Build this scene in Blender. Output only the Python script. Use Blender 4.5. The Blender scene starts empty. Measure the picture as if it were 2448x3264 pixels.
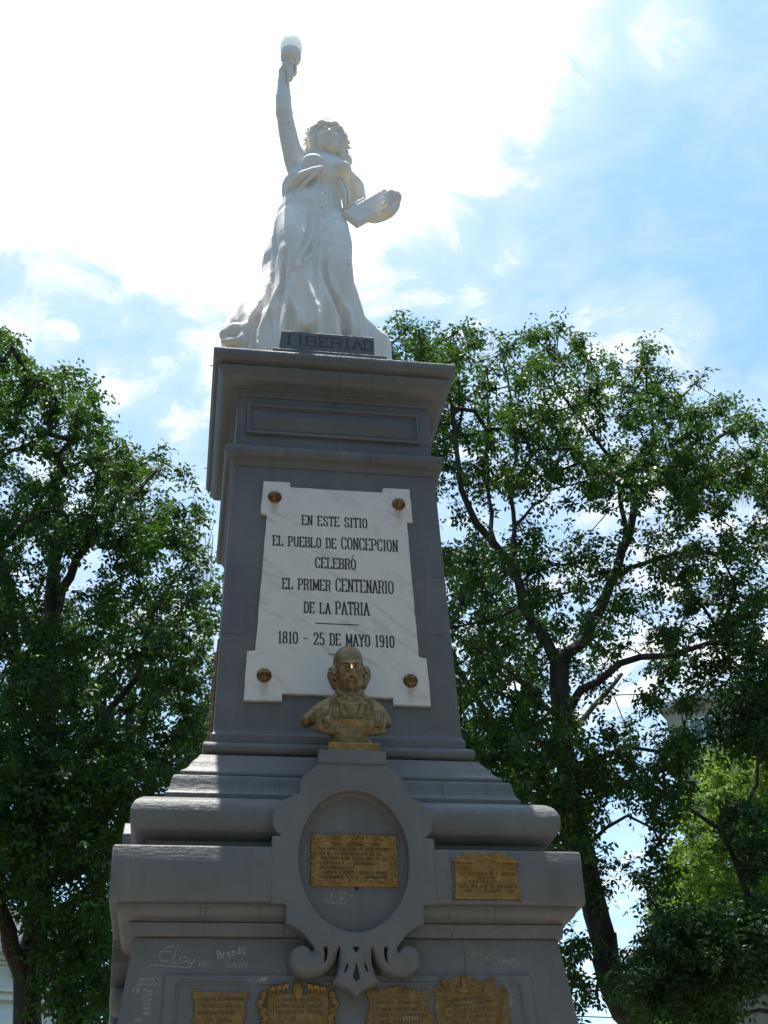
import bpy, math, random
import numpy as np
from mathutils import Vector, Matrix
SC = bpy.context.scene
COL = SC.collection
R = math.radians
# ------------------------------------------------------------------ camera
F_PX, YAW, PITCH, ROLL = 3889.3, 0.17531561, 0.57729916, -0.03905442   # focal length for a 2448 x 3264 picture
CAM = np.array([-0.8177, -7.0, 1.6])
_fw = np.array([math.sin(YAW)*math.cos(PITCH), math.cos(YAW)*math.cos(PITCH), math.sin(PITCH)])
_r0 = np.array([math.cos(YAW), -math.sin(YAW), 0.0]); _u0 = np.cross(_r0, _fw)
_rt = _r0*math.cos(ROLL)+_u0*math.sin(ROLL); _up = _u0*math.cos(ROLL)-_r0*math.sin(ROLL)
def ray(px, py): return _fw+_rt*((px-1224)/F_PX)-_up*((py-1632)/F_PX)
def at(px, py, Y):
    d = ray(px, py); return CAM+d*((Y-CAM[1])/d[1])
def atx(px, py, X):
    d = ray(px, py); return CAM+d*((X-CAM[0])/d[0])
def project(P):
    P = np.asarray(P, float)-CAM; z = P@_fw
    return 1224+F_PX*(P@_rt)/z, 1632-F_PX*(P@_up)/z, z
cam = bpy.data.objects.new('camera', bpy.data.cameras.new('camera')); COL.objects.link(cam)
cam.data.sensor_fit = 'VERTICAL'; cam.data.sensor_height = 36.0; cam.data.lens = 36.0*F_PX/3264.0
cam.data.clip_start = 0.05; cam.data.clip_end = 6000
M = Matrix(((_rt[0], _up[0], -_fw[0], CAM[0]), (_rt[1], _up[1], -_fw[1], CAM[1]), (_rt[2], _up[2], -_fw[2], CAM[2]), (0, 0, 0, 1)))
cam.matrix_world = M
SC.camera = cam
# ------------------------------------------------------------------ light
SUN = Vector((-0.047, 0.125, 1.0)).normalized()
EL = math.asin(SUN.z); AZ = math.atan2(SUN.x, SUN.y)
EXPOSURE = 0.84
SC.view_settings.view_transform = 'Standard'; SC.view_settings.look = 'None'
SC.view_settings.gamma = 1.0; SC.view_settings.exposure = EXPOSURE
SC.view_settings.use_curve_mapping = False
sl = bpy.data.lights.new('sun', 'SUN'); sl.energy = 4.6; sl.angle = R(0.53); sl.color = (1.0, 0.95, 0.87)
so = bpy.data.objects.new('sun', sl); COL.objects.link(so)
so.rotation_euler = SUN.to_track_quat('Z', 'Y').to_euler()
W = bpy.data.worlds.new('World'); SC.world = W; W.use_nodes = True
class NT:
    """tiny node-tree writer"""
    def __init__(s, tree): s.t = tree; s.n = tree.nodes; s.l = tree.links
    def add(s, typ, ins=None, **kw):
        n = s.n.new(typ)
        for k, v in kw.items(): setattr(n, k, v)
        for k, v in (ins or {}).items():
            if hasattr(v, 'is_output') or isinstance(v, bpy.types.NodeSocket): s.l.new(v, n.inputs[k])
            else: n.inputs[k].default_value = v
        return n
    def m(s, op, a, b=0.0, c=0.0, clamp=False):
        n = s.n.new('ShaderNodeMath'); n.operation = op; n.use_clamp = clamp
        for i, v in enumerate((a, b, c)):
            if isinstance(v, bpy.types.NodeSocket): s.l.new(v, n.inputs[i])
            else: n.inputs[i].default_value = v
        return n.outputs[0]
    def vm(s, op, a, b=(0, 0, 0)):
        n = s.n.new('ShaderNodeVectorMath'); n.operation = op
        for i, v in enumerate((a, b)):
            if isinstance(v, bpy.types.NodeSocket): s.l.new(v, n.inputs[i])
            else: n.inputs[i].default_value = v
        return n
    def ramp(s, x, lo, hi, a=0.0, b=1.0, smooth=True):
        n = s.n.new('ShaderNodeMapRange'); n.interpolation_type = 'SMOOTHSTEP' if smooth else 'LINEAR'
        s.l.new(x, n.inputs[0])
        for i, v in zip((1, 2, 3, 4), (lo, hi, a, b)): n.inputs[i].default_value = v
        return n.outputs[0]
    def mix(s, f, a, b):
        n = s.n.new('ShaderNodeMix'); n.data_type = 'RGBA'
        if isinstance(f, bpy.types.NodeSocket): s.l.new(f, n.inputs[0])
        else: n.inputs[0].default_value = f
        for i, v in ((6, a), (7, b)):
            if isinstance(v, bpy.types.NodeSocket): s.l.new(v, n.inputs[i])
            else: n.inputs[i].default_value = (*v[:3], 1)
        return n.outputs[2]
    def noise(s, vec, scale, detail=4.0, rough=0.55, dist=0.0):
        n = s.add('ShaderNodeTexNoise', {'Scale': scale, 'Detail': detail, 'Roughness': rough, 'Distortion': dist})
        if vec is not None: s.l.new(vec, n.inputs['Vector'])
        return n.outputs[0]
def sky_world():
    t = NT(W.node_tree); t.n.clear()
    sky = t.add('ShaderNodeTexSky', sky_type='NISHITA', sun_disc=False)
    sky.sun_elevation = EL; sky.sun_rotation = AZ; sky.altitude = 40; sky.air_density = 1.0; sky.dust_density = 1.2; sky.ozone_density = 1.0
    geo = t.add('ShaderNodeTexCoord')
    d = t.vm('NORMALIZE', geo.outputs['Generated']).outputs[0]
    sep = t.add('ShaderNodeSeparateXYZ', {0: d})
    z = t.m('MAXIMUM', sep.outputs[2], 0.06)
    px = t.m('DIVIDE', sep.outputs[0], z); py = t.m('DIVIDE', sep.outputs[1], z)
    comb = t.add('ShaderNodeCombineXYZ', {0: px, 1: py})
    n1 = t.noise(comb.outputs[0], 1.6, 6, 0.58, 0.3)
    n2 = t.noise(comb.outputs[0], 6.5, 9, 0.64, 0.7)
    fbm = t.m('ADD', t.m('MULTIPLY', n1, 0.40), t.m('MULTIPLY', n2, 0.60))
    # cloud banks standing in given directions: (pixel it was seen at, angular radius in degrees, weight)
    banks = [(200, 0, 11.3, 1.2), (900, 130, 11, 1.2), (1250, 180, 7.2, 1.0), (1450, 0, 6, .8), (0, 330, 6.0, .8), (420, 320, 5.2, .8), (780, 380, 4.0, .7), (1600, 230, 3.6, .6), (1500, 480, 3.2, .45),
             (1830, 130, 2.4, .5), (2110, 90, 1.8, .6), (1700, 60, 2.0, .6), (1250, 780, 2.4, .45), (1360, 875, 2.0, .66), (1590, 800, 1.4, .6), (1300, 640, 2.2, .5),
             (1440, 970, 1.9, .62), (1930, 1060, 2.0, .7), (2090, 1010, 1.9, .66), (2170, 1070, 1.6, .6), (400, 1215, 1.6, .62), (500, 1180, 1.4, .6), (640, 1150, 1.7, .62), (540, 1350, 1.6, .66), (650, 1290, 1.4, .6),
             (40, 1005, 1.9, .66), (180, 1070, 1.1, .6), (1800, 1700, 10, .55), (2300, 1650, 8, .45), (150, 1750, 9, .5), (620, 1900, 4, .45), (2000, 2850, 3.5, .42),
             (1600, 1250, 4, .3), (2050, 3250, 5, .5), (200, 1480, 3, .4)]
    acc = None
    for bx, by, rad, w in banks:
        c = ray(bx, by); c = c/np.linalg.norm(c)
        dt = t.vm('DOT_PRODUCT', d, tuple(c)).outputs[1]
        g = t.ramp(dt, math.cos(R(rad*1.5)), math.cos(R(rad*0.25)), 0, w)
        acc = g if acc is None else t.m('MAXIMUM', acc, g)
    # the same broken cloud goes on over the rest of the sky, thinner
    dens = t.m('ADD', t.m('ADD', acc, -0.10), t.m('MULTIPLY', t.m('SUBTRACT', fbm, 0.5), 3.3))
    mask = t.ramp(dens, 0.15, 0.90)
    veil = t.m('MULTIPLY', t.ramp(dens, -0.45, 0.7), 0.30)
    mask = t.m('MAXIMUM', mask, veil)
    sd = t.vm('DOT_PRODUCT', d, tuple(SUN)).outputs[1]
    glow = t.m('POWER', t.m('MAXIMUM', sd, 0.0), 14.0)
    cl = t.m('ADD', 5.0, t.m('MULTIPLY', glow, 4.0))
    clc = t.vm('SCALE', (1.0, 0.985, 0.96)); t.l.new(cl, clc.inputs[3])
    tone = t.vm('MULTIPLY', sky.outputs[0], (0.82, 1.03, 1.04)).outputs[0]; mx = t.mix(mask, tone, clc.outputs[0])
    bg = t.add('ShaderNodeBackground', {'Color': mx, 'Strength': 0.15})
    out = t.add('ShaderNodeOutputWorld', {'Surface': bg.outputs[0]})
sky_world()

# ------------------------------------------------------------------ helpers
def tag(o, label=None, cat=None, group=None, kind=None):
    if label: o['label'] = label
    if cat: o['category'] = cat
    if group: o['group'] = group
    if kind: o['kind'] = kind
    return o
def empty(name, loc, label=None, cat=None, group=None):
    o = bpy.data.objects.new(name, None); o.location = loc; o.empty_display_size = 0.2; COL.objects.link(o)
    return tag(o, label, cat, group)
def link(name, me, mat=None, parent=None, smooth=None):
    o = bpy.data.objects.new(name, me); COL.objects.link(o)
    if mat is not None and not me.materials: me.materials.append(mat)
    if parent is not None:
        o.parent = parent
        o.matrix_parent_inverse = Matrix.Translation(parent.location).inverted() if parent.type == 'EMPTY' and parent.parent is None else Matrix.Identity(4)
    return o
def shade(me, angle=None):
    n = len(me.polygons)
    me.polygons.foreach_set('use_smooth', np.ones(n, bool))
    if angle is not None:
        try: me.set_sharp_from_angle(angle=R(angle))
        except Exception: pass
class MB:
    """collects shapes and links them as one mesh"""
    def __init__(s): s.v = []; s.f = []
    def add(s, vs, fs):
        b = len(s.v); s.v += [tuple(map(float, p)) for p in vs]; s.f += [tuple(b+i for i in f) for f in fs]
    def box(s, x0, x1, y0, y1, z0, z1, M=None):
        vs = [(x, y, z) for z in (z0, z1) for y in (y0, y1) for x in (x0, x1)]
        if M is not None: vs = [tuple(M@Vector(p)) for p in vs]
        s.add(vs, [(0, 2, 3, 1), (4, 5, 7, 6), (0, 1, 5, 4), (2, 6, 7, 3), (0, 4, 6, 2), (1, 3, 7, 5)])
    def prism(s, poly, mp, f0, f1):
        """poly [(x,z)] counter-clockwise seen from the front, mp(x,z,off)->world, from back offset f0 to front offset f1"""
        n = len(poly)
        vs = [mp(x, z, f0) for x, z in poly]+[mp(x, z, f1) for x, z in poly]
        fs = [tuple(range(n-1, -1, -1)), tuple(range(n, 2*n))]
        fs += [(i, (i+1) % n, n+(i+1) % n, n+i) for i in range(n)]
        s.add(vs, fs)
    def tube(s, pts, rad, n=8, cap=True):
        pts = [Vector(p) for p in pts]
        rad = [rad]*len(pts) if not hasattr(rad, '__len__') else list(rad)
        vs = []; fs = []
        up = Vector((0.3, 0.2, 1)).normalized(); u = None
        for i, p in enumerate(pts):
            t = (pts[min(i+1, len(pts)-1)]-pts[max(i-1, 0)])
            if t.length < 1e-9: t = Vector((0, 0, 1))
            t.normalize()
            if u is None:
                u = t.cross(up)
                if u.length < 1e-3: u = t.cross(Vector((1, 0, 0)))
            else: u = u-t*u.dot(t)
            u.normalize(); w = t.cross(u)
            for k in range(n):
                a = 2*math.pi*k/n; vs.append(p+(u*math.cos(a)+w*math.sin(a))*rad[i])
        for i in range(len(pts)-1):
            for k in range(n):
                fs.append((i*n+k, i*n+(k+1) % n, (i+1)*n+(k+1) % n, (i+1)*n+k))
        if cap:
            fs.append(tuple(range(n-1, -1, -1))); b = (len(pts)-1)*n; fs.append(tuple(range(b, b+n)))
        s.add(vs, fs)
    def lathe(s, prof, origin, axis, n=24):
        """prof [(r,h)] turned about axis"""
        a = Vector(axis).normalized(); u = a.cross(Vector((0.1, 0.9, 0.2))).normalized(); w = a.cross(u); o = Vector(origin)
        vs = []; fs = []
        for r, h in prof:
            for k in range(n):
                t = 2*math.pi*k/n; vs.append(o+a*h+(u*math.cos(t)+w*math.sin(t))*r)
        for i in range(len(prof)-1):
            for k in range(n): fs.append((i*n+k, i*n+(k+1) % n, (i+1)*n+(k+1) % n, (i+1)*n+k))
        fs.append(tuple(range(n-1, -1, -1))); b = (len(prof)-1)*n; fs.append(tuple(range(b, b+n)))
        s.add(vs, fs)
    def sqloft(s, prof, cap=True):
        """prof [(half width, z)] mitred round a square plan"""
        vs = []; fs = []
        for w, z in prof: vs += [(-w, -w, z), (w, -w, z), (w, w, z), (-w, w, z)]
        for i in range(len(prof)-1):
            for k in range(4): fs.append((i*4+k, i*4+(k+1) % 4, (i+1)*4+(k+1) % 4, (i+1)*4+k))
        if cap: fs.append((3, 2, 1, 0)); b = (len(prof)-1)*4; fs.append((b, b+1, b+2, b+3))
        s.add(vs, fs)
    def build(s, name, mat, parent=None, smooth=None, bevel=None, seg=2):
        me = bpy.data.meshes.new(name); me.from_pydata(s.v, [], s.f); me.update()
        if smooth is not None: shade(me, smooth)
        o = link(name, me, mat, parent)
        if bevel:
            b = o.modifiers.new('bevel', 'BEVEL'); b.width = bevel; b.segments = seg; b.limit_method = 'ANGLE'; b.angle_limit = R(35)
            b.harden_normals = False
        return o
def fast_mesh(name, verts, faces, tint=None):
    """verts (n,3), faces (m,k) arrays"""
    me = bpy.data.meshes.new(name); n, m, k = len(verts), len(faces), faces.shape[1]
    me.vertices.add(n); me.vertices.foreach_set('co', np.ascontiguousarray(verts, np.float32).ravel())
    me.loops.add(m*k); me.loops.foreach_set('vertex_index', np.ascontiguousarray(faces, np.int32).ravel())
    me.polygons.add(m); me.polygons.foreach_set('loop_start', np.arange(0, m*k, k, dtype=np.int32))
    me.polygons.foreach_set('loop_total', np.full(m, k, np.int32))
    me.update(calc_edges=True)
    if tint is not None:
        a = me.attributes.new('tint', 'FLOAT', 'FACE'); a.data.foreach_set('value', np.ascontiguousarray(tint, np.float32))
    return me
# ---------------- signed-distance modelling for carved and cast shapes
class Field:
    def __init__(s, lo, hi, h):
        s.lo = np.array(lo, float); s.h = h
        s.n = np.ceil((np.array(hi)-s.lo)/h).astype(int)+1
        s.ax = [np.float32(s.lo[i]+h*np.arange(s.n[i])) for i in range(3)]
        s.d = np.full(s.n, 1.0, np.float32)
    def sl(s, lo, hi):
        i0 = np.clip(np.floor((np.array(lo)-s.lo)/s.h).astype(int), 0, s.n-1)
        i1 = np.clip(np.ceil((np.array(hi)-s.lo)/s.h).astype(int)+1, 1, s.n)
        ix = tuple(slice(a, max(b, a+1)) for a, b in zip(i0, i1))
        return ix, s.ax[0][ix[0]][:, None, None], s.ax[1][ix[1]][None, :, None], s.ax[2][ix[2]][None, None, :]
    def put(s, lo, hi, fn, k=0.0, op='add'):
        m = k+0.03
        ix, x, y, z = s.sl(np.array(lo)-m, np.array(hi)+m)
        nd = fn(x, y, z).astype(np.float32); od = s.d[ix]
        if op == 'add':
            if k > 0:
                h = np.maximum(k-np.abs(od-nd), 0)/k; s.d[ix] = np.minimum(od, nd)-h*h*k*0.25
            else: s.d[ix] = np.minimum(od, nd)
        elif op == 'cut':
            nd = -nd
            if k > 0:
                h = np.maximum(k-np.abs(od-nd), 0)/k; s.d[ix] = np.maximum(od, nd)+h*h*k*0.25
            else: s.d[ix] = np.maximum(od, nd)
    def cone(s, a, b, ra, rb, k=0.02, op='add', sq=None):
        """capsule with two radii"""
        a = np.array(a, float); b = np.array(b, float); ab = b-a; L2 = max(ab@ab, 1e-9); r = max(ra, rb)
        def fn(x, y, z):
            t = np.clip(((x-a[0])*ab[0]+(y-a[1])*ab[1]+(z-a[2])*ab[2])/L2, 0, 1)
            return np.sqrt((x-a[0]-t*ab[0])**2+(y-a[1]-t*ab[1])**2+(z-a[2]-t*ab[2])**2)-(ra+(rb-ra)*t)
        s.put(np.minimum(a, b)-r, np.maximum(a, b)+r, fn, k, op)
    def path(s, pts, rad, k=0.02, op='add'):
        if len(pts) > 2:        # round off the corners of the polyline
            P = [np.array(p, float) for p in pts]; r = list(rad) if hasattr(rad, '__len__') else [rad]*len(P); r = (r+[r[-1]]*len(P))[:len(P)]; Q, q = [], []
            for i in range(len(P)-1):
                a, b, c, d = P[max(i-1, 0)], P[i], P[i+1], P[min(i+2, len(P)-1)]
                for t in (0, .25, .5, .75): Q.append(.5*(2*b+(c-a)*t+(2*a-5*b+4*c-d)*t*t+(3*b-a-3*c+d)*t**3)); q.append(r[i]+(r[i+1]-r[i])*(t*t*(3-2*t)))
            Q.append(P[-1]); q.append(r[-1]); pts, rad = Q, q
        P = np.array([np.array(p, float) for p in pts]); r = np.array(list(rad) if hasattr(rad, '__len__') else [rad]*len(P), float)
        def fn(x, y, z):
            out = None
            for i in range(len(P)-1):
                a, b = P[i], P[i+1]; ab = b-a; L2 = max(ab@ab, 1e-9)
                t = np.clip(((x-a[0])*ab[0]+(y-a[1])*ab[1]+(z-a[2])*ab[2])/L2, 0, 1)
                d = np.sqrt((x-a[0]-t*ab[0])**2+(y-a[1]-t*ab[1])**2+(z-a[2]-t*ab[2])**2)-(r[i]+(r[i+1]-r[i])*t)
                out = d if out is None else np.minimum(out, d)
            return out
        m = r.max(); s.put(P.min(0)-m, P.max(0)+m, fn, k, op)
    def ell(s, c, r, k=0.02, op='add', rot=None):
        c = np.array(c, float); r = np.array(r, float)
        Q = np.array(rot) if rot is not None else np.eye(3)      # rows: local axes
        m = r.max() if rot is not None else r
        def fn(x, y, z):
            dx, dy, dz = x-c[0], y-c[1], z-c[2]
            a = (Q[0, 0]*dx+Q[0, 1]*dy+Q[0, 2]*dz)/r[0]; b = (Q[1, 0]*dx+Q[1, 1]*dy+Q[1, 2]*dz)/r[1]; e = (Q[2, 0]*dx+Q[2, 1]*dy+Q[2, 2]*dz)/r[2]
            q = np.sqrt(a*a+b*b+e*e)
            g = np.sqrt((a/r[0])**2+(b/r[1])**2+(e/r[2])**2)+1e-6
            return q*(q-1.0)/g
        s.put(c-m, c+m, fn, k, op)
    def slab(s, c, half, rnd, Q, k=0.0, op='add'):
        """rounded box, Q rows = local axes"""
        c = np.array(c, float); Q = np.array(Q, float); m = np.abs(Q.T@np.diag(half)).sum(1)
        def fn(x, y, z):
            dx, dy, dz = x-c[0], y-c[1], z-c[2]; q = []
            for i in range(3): q.append(np.abs(Q[i, 0]*dx+Q[i, 1]*dy+Q[i, 2]*dz)-half[i]+rnd)
            out = np.sqrt(sum(np.maximum(v, 0)**2 for v in q))
            return out+np.minimum(np.maximum(np.maximum(q[0], q[1]), q[2]), 0)-rnd
        s.put(c-m, c+m, fn, k, op)
    def stack(s, rows, k=0.03, mod=None, op='add', power=2.0):
        """rows (z, cx, cy, rx, ry): elliptical sections along z"""
        rows = np.array(sorted(rows), float); z0, z1 = rows[0, 0], rows[-1, 0]
        lo = [(rows[:, 1]-rows[:, 3]).min()-.06, (rows[:, 2]-rows[:, 4]).min()-.06, z0]; hi = [(rows[:, 1]+rows[:, 3]).max()+.06, (rows[:, 2]+rows[:, 4]).max()+.06, z1]
        def fn(x, y, z):
            zz = z.ravel(); g = [np.interp(zz, rows[:, 0], rows[:, i])[None, None, :] for i in (1, 2, 3, 4)]
            for i in range(4):      # soften the kinks between sections
                w = np.exp(-np.linspace(-2, 2, 9)**2); w /= w.sum()
                v = g[i].ravel(); v = np.convolve(np.pad(v, 4, mode='edge'), w, 'valid'); g[i] = v[None, None, :]
            dx, dy = (x-g[0])/g[2], (y-g[1])/g[3]
            q = np.sqrt(dx*dx+dy*dy); rr = np.minimum(g[2], g[3])
            d = (q-1.0)*rr
            if mod is not None: d = d-mod(np.arctan2(dy, dx), z)
            dz = np.maximum(z0-z, z-z1)
            return np.maximum(d, dz)
        s.put(lo, hi, fn, k, op)
    def mesh(s, name, smooth_iter=0):
        d = s.d; n = s.n; ins = d < 0
        c = ins[:-1, :-1, :-1].astype(np.int8)
        cnt = sum(ins[i:n[0]-1+i, j:n[1]-1+j, l:n[2]-1+l].astype(np.int8) for i in (0, 1) for j in (0, 1) for l in (0, 1))
        act = (cnt > 0) & (cnt < 8)
        I, J, K = np.nonzero(act)
        idx = np.full(act.shape, -1, np.int64); idx[I, J, K] = np.arange(len(I))
        corners = [(0, 0, 0), (1, 0, 0), (0, 1, 0), (1, 1, 0), (0, 0, 1), (1, 0, 1), (0, 1, 1), (1, 1, 1)]
        val = [d[I+a, J+b, K+e] for a, b, e in corners]
        P = np.zeros((len(I), 3)); N = np.zeros(len(I))
        for u, v in ((0, 1), (2, 3), (4, 5), (6, 7), (0, 2), (1, 3), (4, 6), (5, 7), (0, 4), (1, 5), (2, 6), (3, 7)):
            a, b = val[u], val[v]; cr = (a < 0) != (b < 0)
            t = np.where(cr, a/np.where(cr, a-b, 1), 0)
            cu, cv = np.array(corners[u]), np.array(corners[v])
            P += np.where(cr[:, None], cu+(cv-cu)*t[:, None], 0); N += cr
        P = (P/N[:, None]+np.stack([I, J, K], 1))*s.h+s.lo
        F = []
        for ax in range(3):
            o = [np.array((0, 0, 0)) for _ in range(4)]
            b1, b2 = [(1, 2), (2, 0), (0, 1)][ax]
            sh = [slice(None)]*3; sh2 = [slice(None)]*3; sh[ax] = slice(0, -1); sh2[ax] = slice(1, None)
            A, B = ins[tuple(sh)], ins[tuple(sh2)]
            cr = A != B
            q = np.stack(np.nonzero(cr), 1); q = q[(q[:, b1] > 0) & (q[:, b2] > 0) & (q[:, b1] < n[b1]-1) & (q[:, b2] < n[b2]-1)]
            e1 = np.zeros(3, int); e1[b1] = 1; e2 = np.zeros(3, int); e2[b2] = 1
            f = [idx[tuple((q-e1*i-e2*j).T)] for i, j in ((1, 1), (0, 1), (0, 0), (1, 0))]
            f = np.stack(f, 1)
            flip = ~A[tuple(q.T)]
            f[flip] = f[flip][:, ::-1]
            F.append(f)
        F = np.concatenate(F); F = F[(F >= 0).all(1)]
        me = fast_mesh(name, P, F); shade(me)
        if smooth_iter:
            pass
        return me
# ------------------------------------------------------------------ materials
def material(name, fn):
    m = bpy.data.materials.new(name); m.use_nodes = True; t = NT(m.node_tree); t.n.clear()
    out = t.add('ShaderNodeOutputMaterial'); sh = fn(t); t.l.new(sh, out.inputs[0]); return m
def pbr(t, col, rough=0.6, metal=0.0, bump=None, bstr=0.2, bdist=0.01, spec=0.5, **kw):
    n = t.add('ShaderNodeBsdfPrincipled')
    for k, v in (('Base Color', col), ('Roughness', rough), ('Metallic', metal), ('Specular IOR Level', spec)):
        if isinstance(v, bpy.types.NodeSocket): t.l.new(v, n.inputs[k])
        else: n.inputs[k].default_value = (*v, 1) if k == 'Base Color' else v
    if bump is not None:
        b = t.add('ShaderNodeBump', {'Height': bump, 'Strength': bstr, 'Distance': bdist}); t.l.new(b.outputs[0], n.inputs['Normal'])
    for k, v in kw.items(): n.inputs[k].default_value = v
    return n.outputs[0]
def pos(t): return t.add('ShaderNodeNewGeometry').outputs['Position']
def scaled(t, v, s): return t.vm('MULTIPLY', v, s).outputs[0]
def m_paint(t):
    p = pos(t)
    big = t.noise(p, 1.7, 4, .6); streak = t.noise(scaled(t, p, (9, 9, 1.1)), 1.0, 5, .65)
    c = t.mix(t.ramp(big, .35, .7), (0.113, 0.113, 0.118), (0.139, 0.138, 0.142))
    c = t.mix(t.m('MULTIPLY', t.ramp(streak, .47, .72), .38), c, (0.098, 0.086, 0.077))
    c = t.mix(t.m('MULTIPLY', t.ramp(t.noise(p, 11, 6, .7), .56, .75), .35), c, (0.165, 0.165, 0.17))
    spots = t.ramp(t.noise(p, 34, 3, .6), .70, .76)
    c = t.mix(t.m('MULTIPLY', spots, .75), c, (0.06, 0.052, 0.047))
    drip = t.noise(scaled(t, p, (38, 38, 1.6)), 1.0, 3, .5)
    c = t.mix(t.m('MULTIPLY', t.m('MULTIPLY', t.ramp(drip, .60, .72), t.ramp(big, .4, .6)), .35), c, (0.19, 0.19, 0.185))
    brush = t.noise(scaled(t, p, (14, 14, 90)), 1.0, 4, .6)
    h = t.m('ADD', t.m('MULTIPLY', t.noise(p, 26, 6, .62), 1.0), t.m('MULTIPLY', brush, .5))
    return pbr(t, c, 0.52, 0, h, .6, .010, .35)
def m_statue(t):
    p = pos(t)
    c = t.mix(t.ramp(t.noise(p, 2.1, 5, .6), .35, .7), (0.76, 0.705, 0.64), (0.82, 0.78, 0.73))
    c = t.mix(t.m('MULTIPLY', t.ramp(t.noise(scaled(t, p, (11, 11, 1.3)), 1, 6, .65), .56, .8), .5), c, (0.56, 0.47, 0.38))
    sp = t.m('MULTIPLY', t.ramp(t.noise(p, 21, 3, .5), .66, .73), t.ramp(t.noise(p, 3.1, 2, .5), .5, .64))
    c = t.mix(t.m('MULTIPLY', sp, .8), c, (0.13, 0.09, 0.06))
    h = t.m('ADD', t.noise(p, 40, 5, .6), t.m('MULTIPLY', t.noise(p, 7, 3, .5), 2.0))
    n = pbr(t, c, 0.68, 0, h, .4, .006, .25)
    return n
def m_marble(t):
    p = pos(t)
    v = t.noise(scaled(t, p, (2.6, 2.6, 3.0)), 1.6, 8, .66, 1.2)
    r0 = t.add('ShaderNodeMapping', {'Vector': p, 'Rotation': (0, R(-36), 0)}); rot = t.add('ShaderNodeMapping', {'Vector': r0.outputs[0], 'Scale': (1.6, 1, 8)})
    vein = t.noise(rot.outputs[0], 2.2, 7, .68, .6)
    c = t.mix(t.ramp(vein, .50, .70), (0.655, 0.62, 0.58), (0.47, 0.455, 0.435))
    c = t.mix(t.m('MULTIPLY', t.ramp(v, .5, .75), .5), c, (0.50, 0.46, 0.41))
    c = t.mix(t.m('MULTIPLY', t.ramp(t.noise(scaled(t, p, (16, 16, 1.6)), 1, 4, .6), .6, .8), .35), c, (0.46, 0.38, 0.29))
    sp = t.add('ShaderNodeSeparateXYZ', {0: p}); wob = t.m('MULTIPLY', t.m('SUBTRACT', t.noise(scaled(t, p, (8, 8, 14)), 1, 3), .5), .02)
    for x, z in ((-.384, 5.846), (.398, 5.846), (-.427, 4.610), (.413, 4.610)):      # rust that has run down from the bolts
        dx = t.m('ABSOLUTE', t.m('SUBTRACT', t.m('ADD', sp.outputs[0], wob), x)); dz = t.m('SUBTRACT', z, sp.outputs[2])
        f = t.m('MULTIPLY', t.ramp(dx, .036, .004, 0, 1), t.m('MULTIPLY', t.ramp(dz, .02, .05), t.ramp(dz, .19, .05)))
        c = t.mix(t.m('MULTIPLY', f, .45), c, (0.30, 0.19, 0.09))
    return pbr(t, c, 0.5, 0, t.noise(p, 60, 4, .6), .15, .004, .4)
def m_gold(dark=1.0):
    def f(t):
        p = pos(t)
        c = t.mix(t.ramp(t.noise(p, 24, 5, .65), .38, .68), (0.23*dark, 0.125*dark, 0.034*dark), (0.33*dark, 0.20*dark, 0.062*dark))
        c = t.mix(t.m('MULTIPLY', t.ramp(t.noise(p, 60, 4, .7), .55, .72), .55), c, (0.13, 0.075, 0.03))
        h = t.m('ADD', t.noise(p, 90, 5, .6), t.m('MULTIPLY', t.noise(p, 30, 3, .6), 1.5))
        return pbr(t, c, 0.40, .5, h, .35, .004, .5)
    return f
def m_rosette(t):
    p = pos(t)
    c = t.mix(t.ramp(t.noise(p, 50, 4, .6), .4, .65), (0.10, 0.055, 0.022), (0.27, 0.15, 0.05))
    return pbr(t, c, 0.36, .8, t.noise(p, 90, 3), .2, .003)
def m_flat(col, rough=.7, metal=0.0, var=.2, scale=20.0, spec=.4):
    def f(t):
        p = pos(t); a = tuple(v*(1-var) for v in col); b = tuple(min(1, v*(1+var)) for v in col)
        c = t.mix(t.ramp(t.noise(p, scale, 4, .6), .3, .7), a, b)
        return pbr(t, c, rough, metal, t.noise(p, scale*3, 3), .2, .004, spec)
    return f
def m_chalk(t):
    p = pos(t)
    c = (0.62, 0.62, 0.60)
    d = t.add('ShaderNodeBsdfDiffuse', {'Color': (*c, 1)})
    tr = t.add('ShaderNodeBsdfTransparent')
    k = t.ramp(t.noise(p, 230, 3, .7), .33, .60)
    mx = t.add('ShaderNodeMixShader', {0: t.m('MULTIPLY', k, .72), 1: tr.outputs[0], 2: d.outputs[0]})
    return mx.outputs[0]
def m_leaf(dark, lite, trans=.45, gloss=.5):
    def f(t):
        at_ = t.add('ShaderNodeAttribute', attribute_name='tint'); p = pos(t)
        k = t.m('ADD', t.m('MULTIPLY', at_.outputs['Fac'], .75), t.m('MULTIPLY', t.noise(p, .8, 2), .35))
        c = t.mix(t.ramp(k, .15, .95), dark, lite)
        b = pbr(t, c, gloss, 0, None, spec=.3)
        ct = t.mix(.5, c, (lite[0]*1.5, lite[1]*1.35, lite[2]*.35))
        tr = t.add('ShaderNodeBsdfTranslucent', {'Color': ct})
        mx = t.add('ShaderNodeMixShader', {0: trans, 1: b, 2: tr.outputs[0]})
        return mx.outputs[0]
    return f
def m_bark(t):
    p = pos(t)
    c = t.mix(t.ramp(t.noise(scaled(t, p, (8, 8, 2)), 1, 6, .65), .35, .7), (0.028, 0.022, 0.018), (0.075, 0.062, 0.05))
    c = t.mix(t.ramp(t.noise(p, 3.5, 4, .6), .62, .72), c, (0.12, 0.12, 0.10))
    return pbr(t, c, .85, 0, t.noise(scaled(t, p, (12, 12, 4)), 1, 6, .7), .8, .03, .2)
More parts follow.
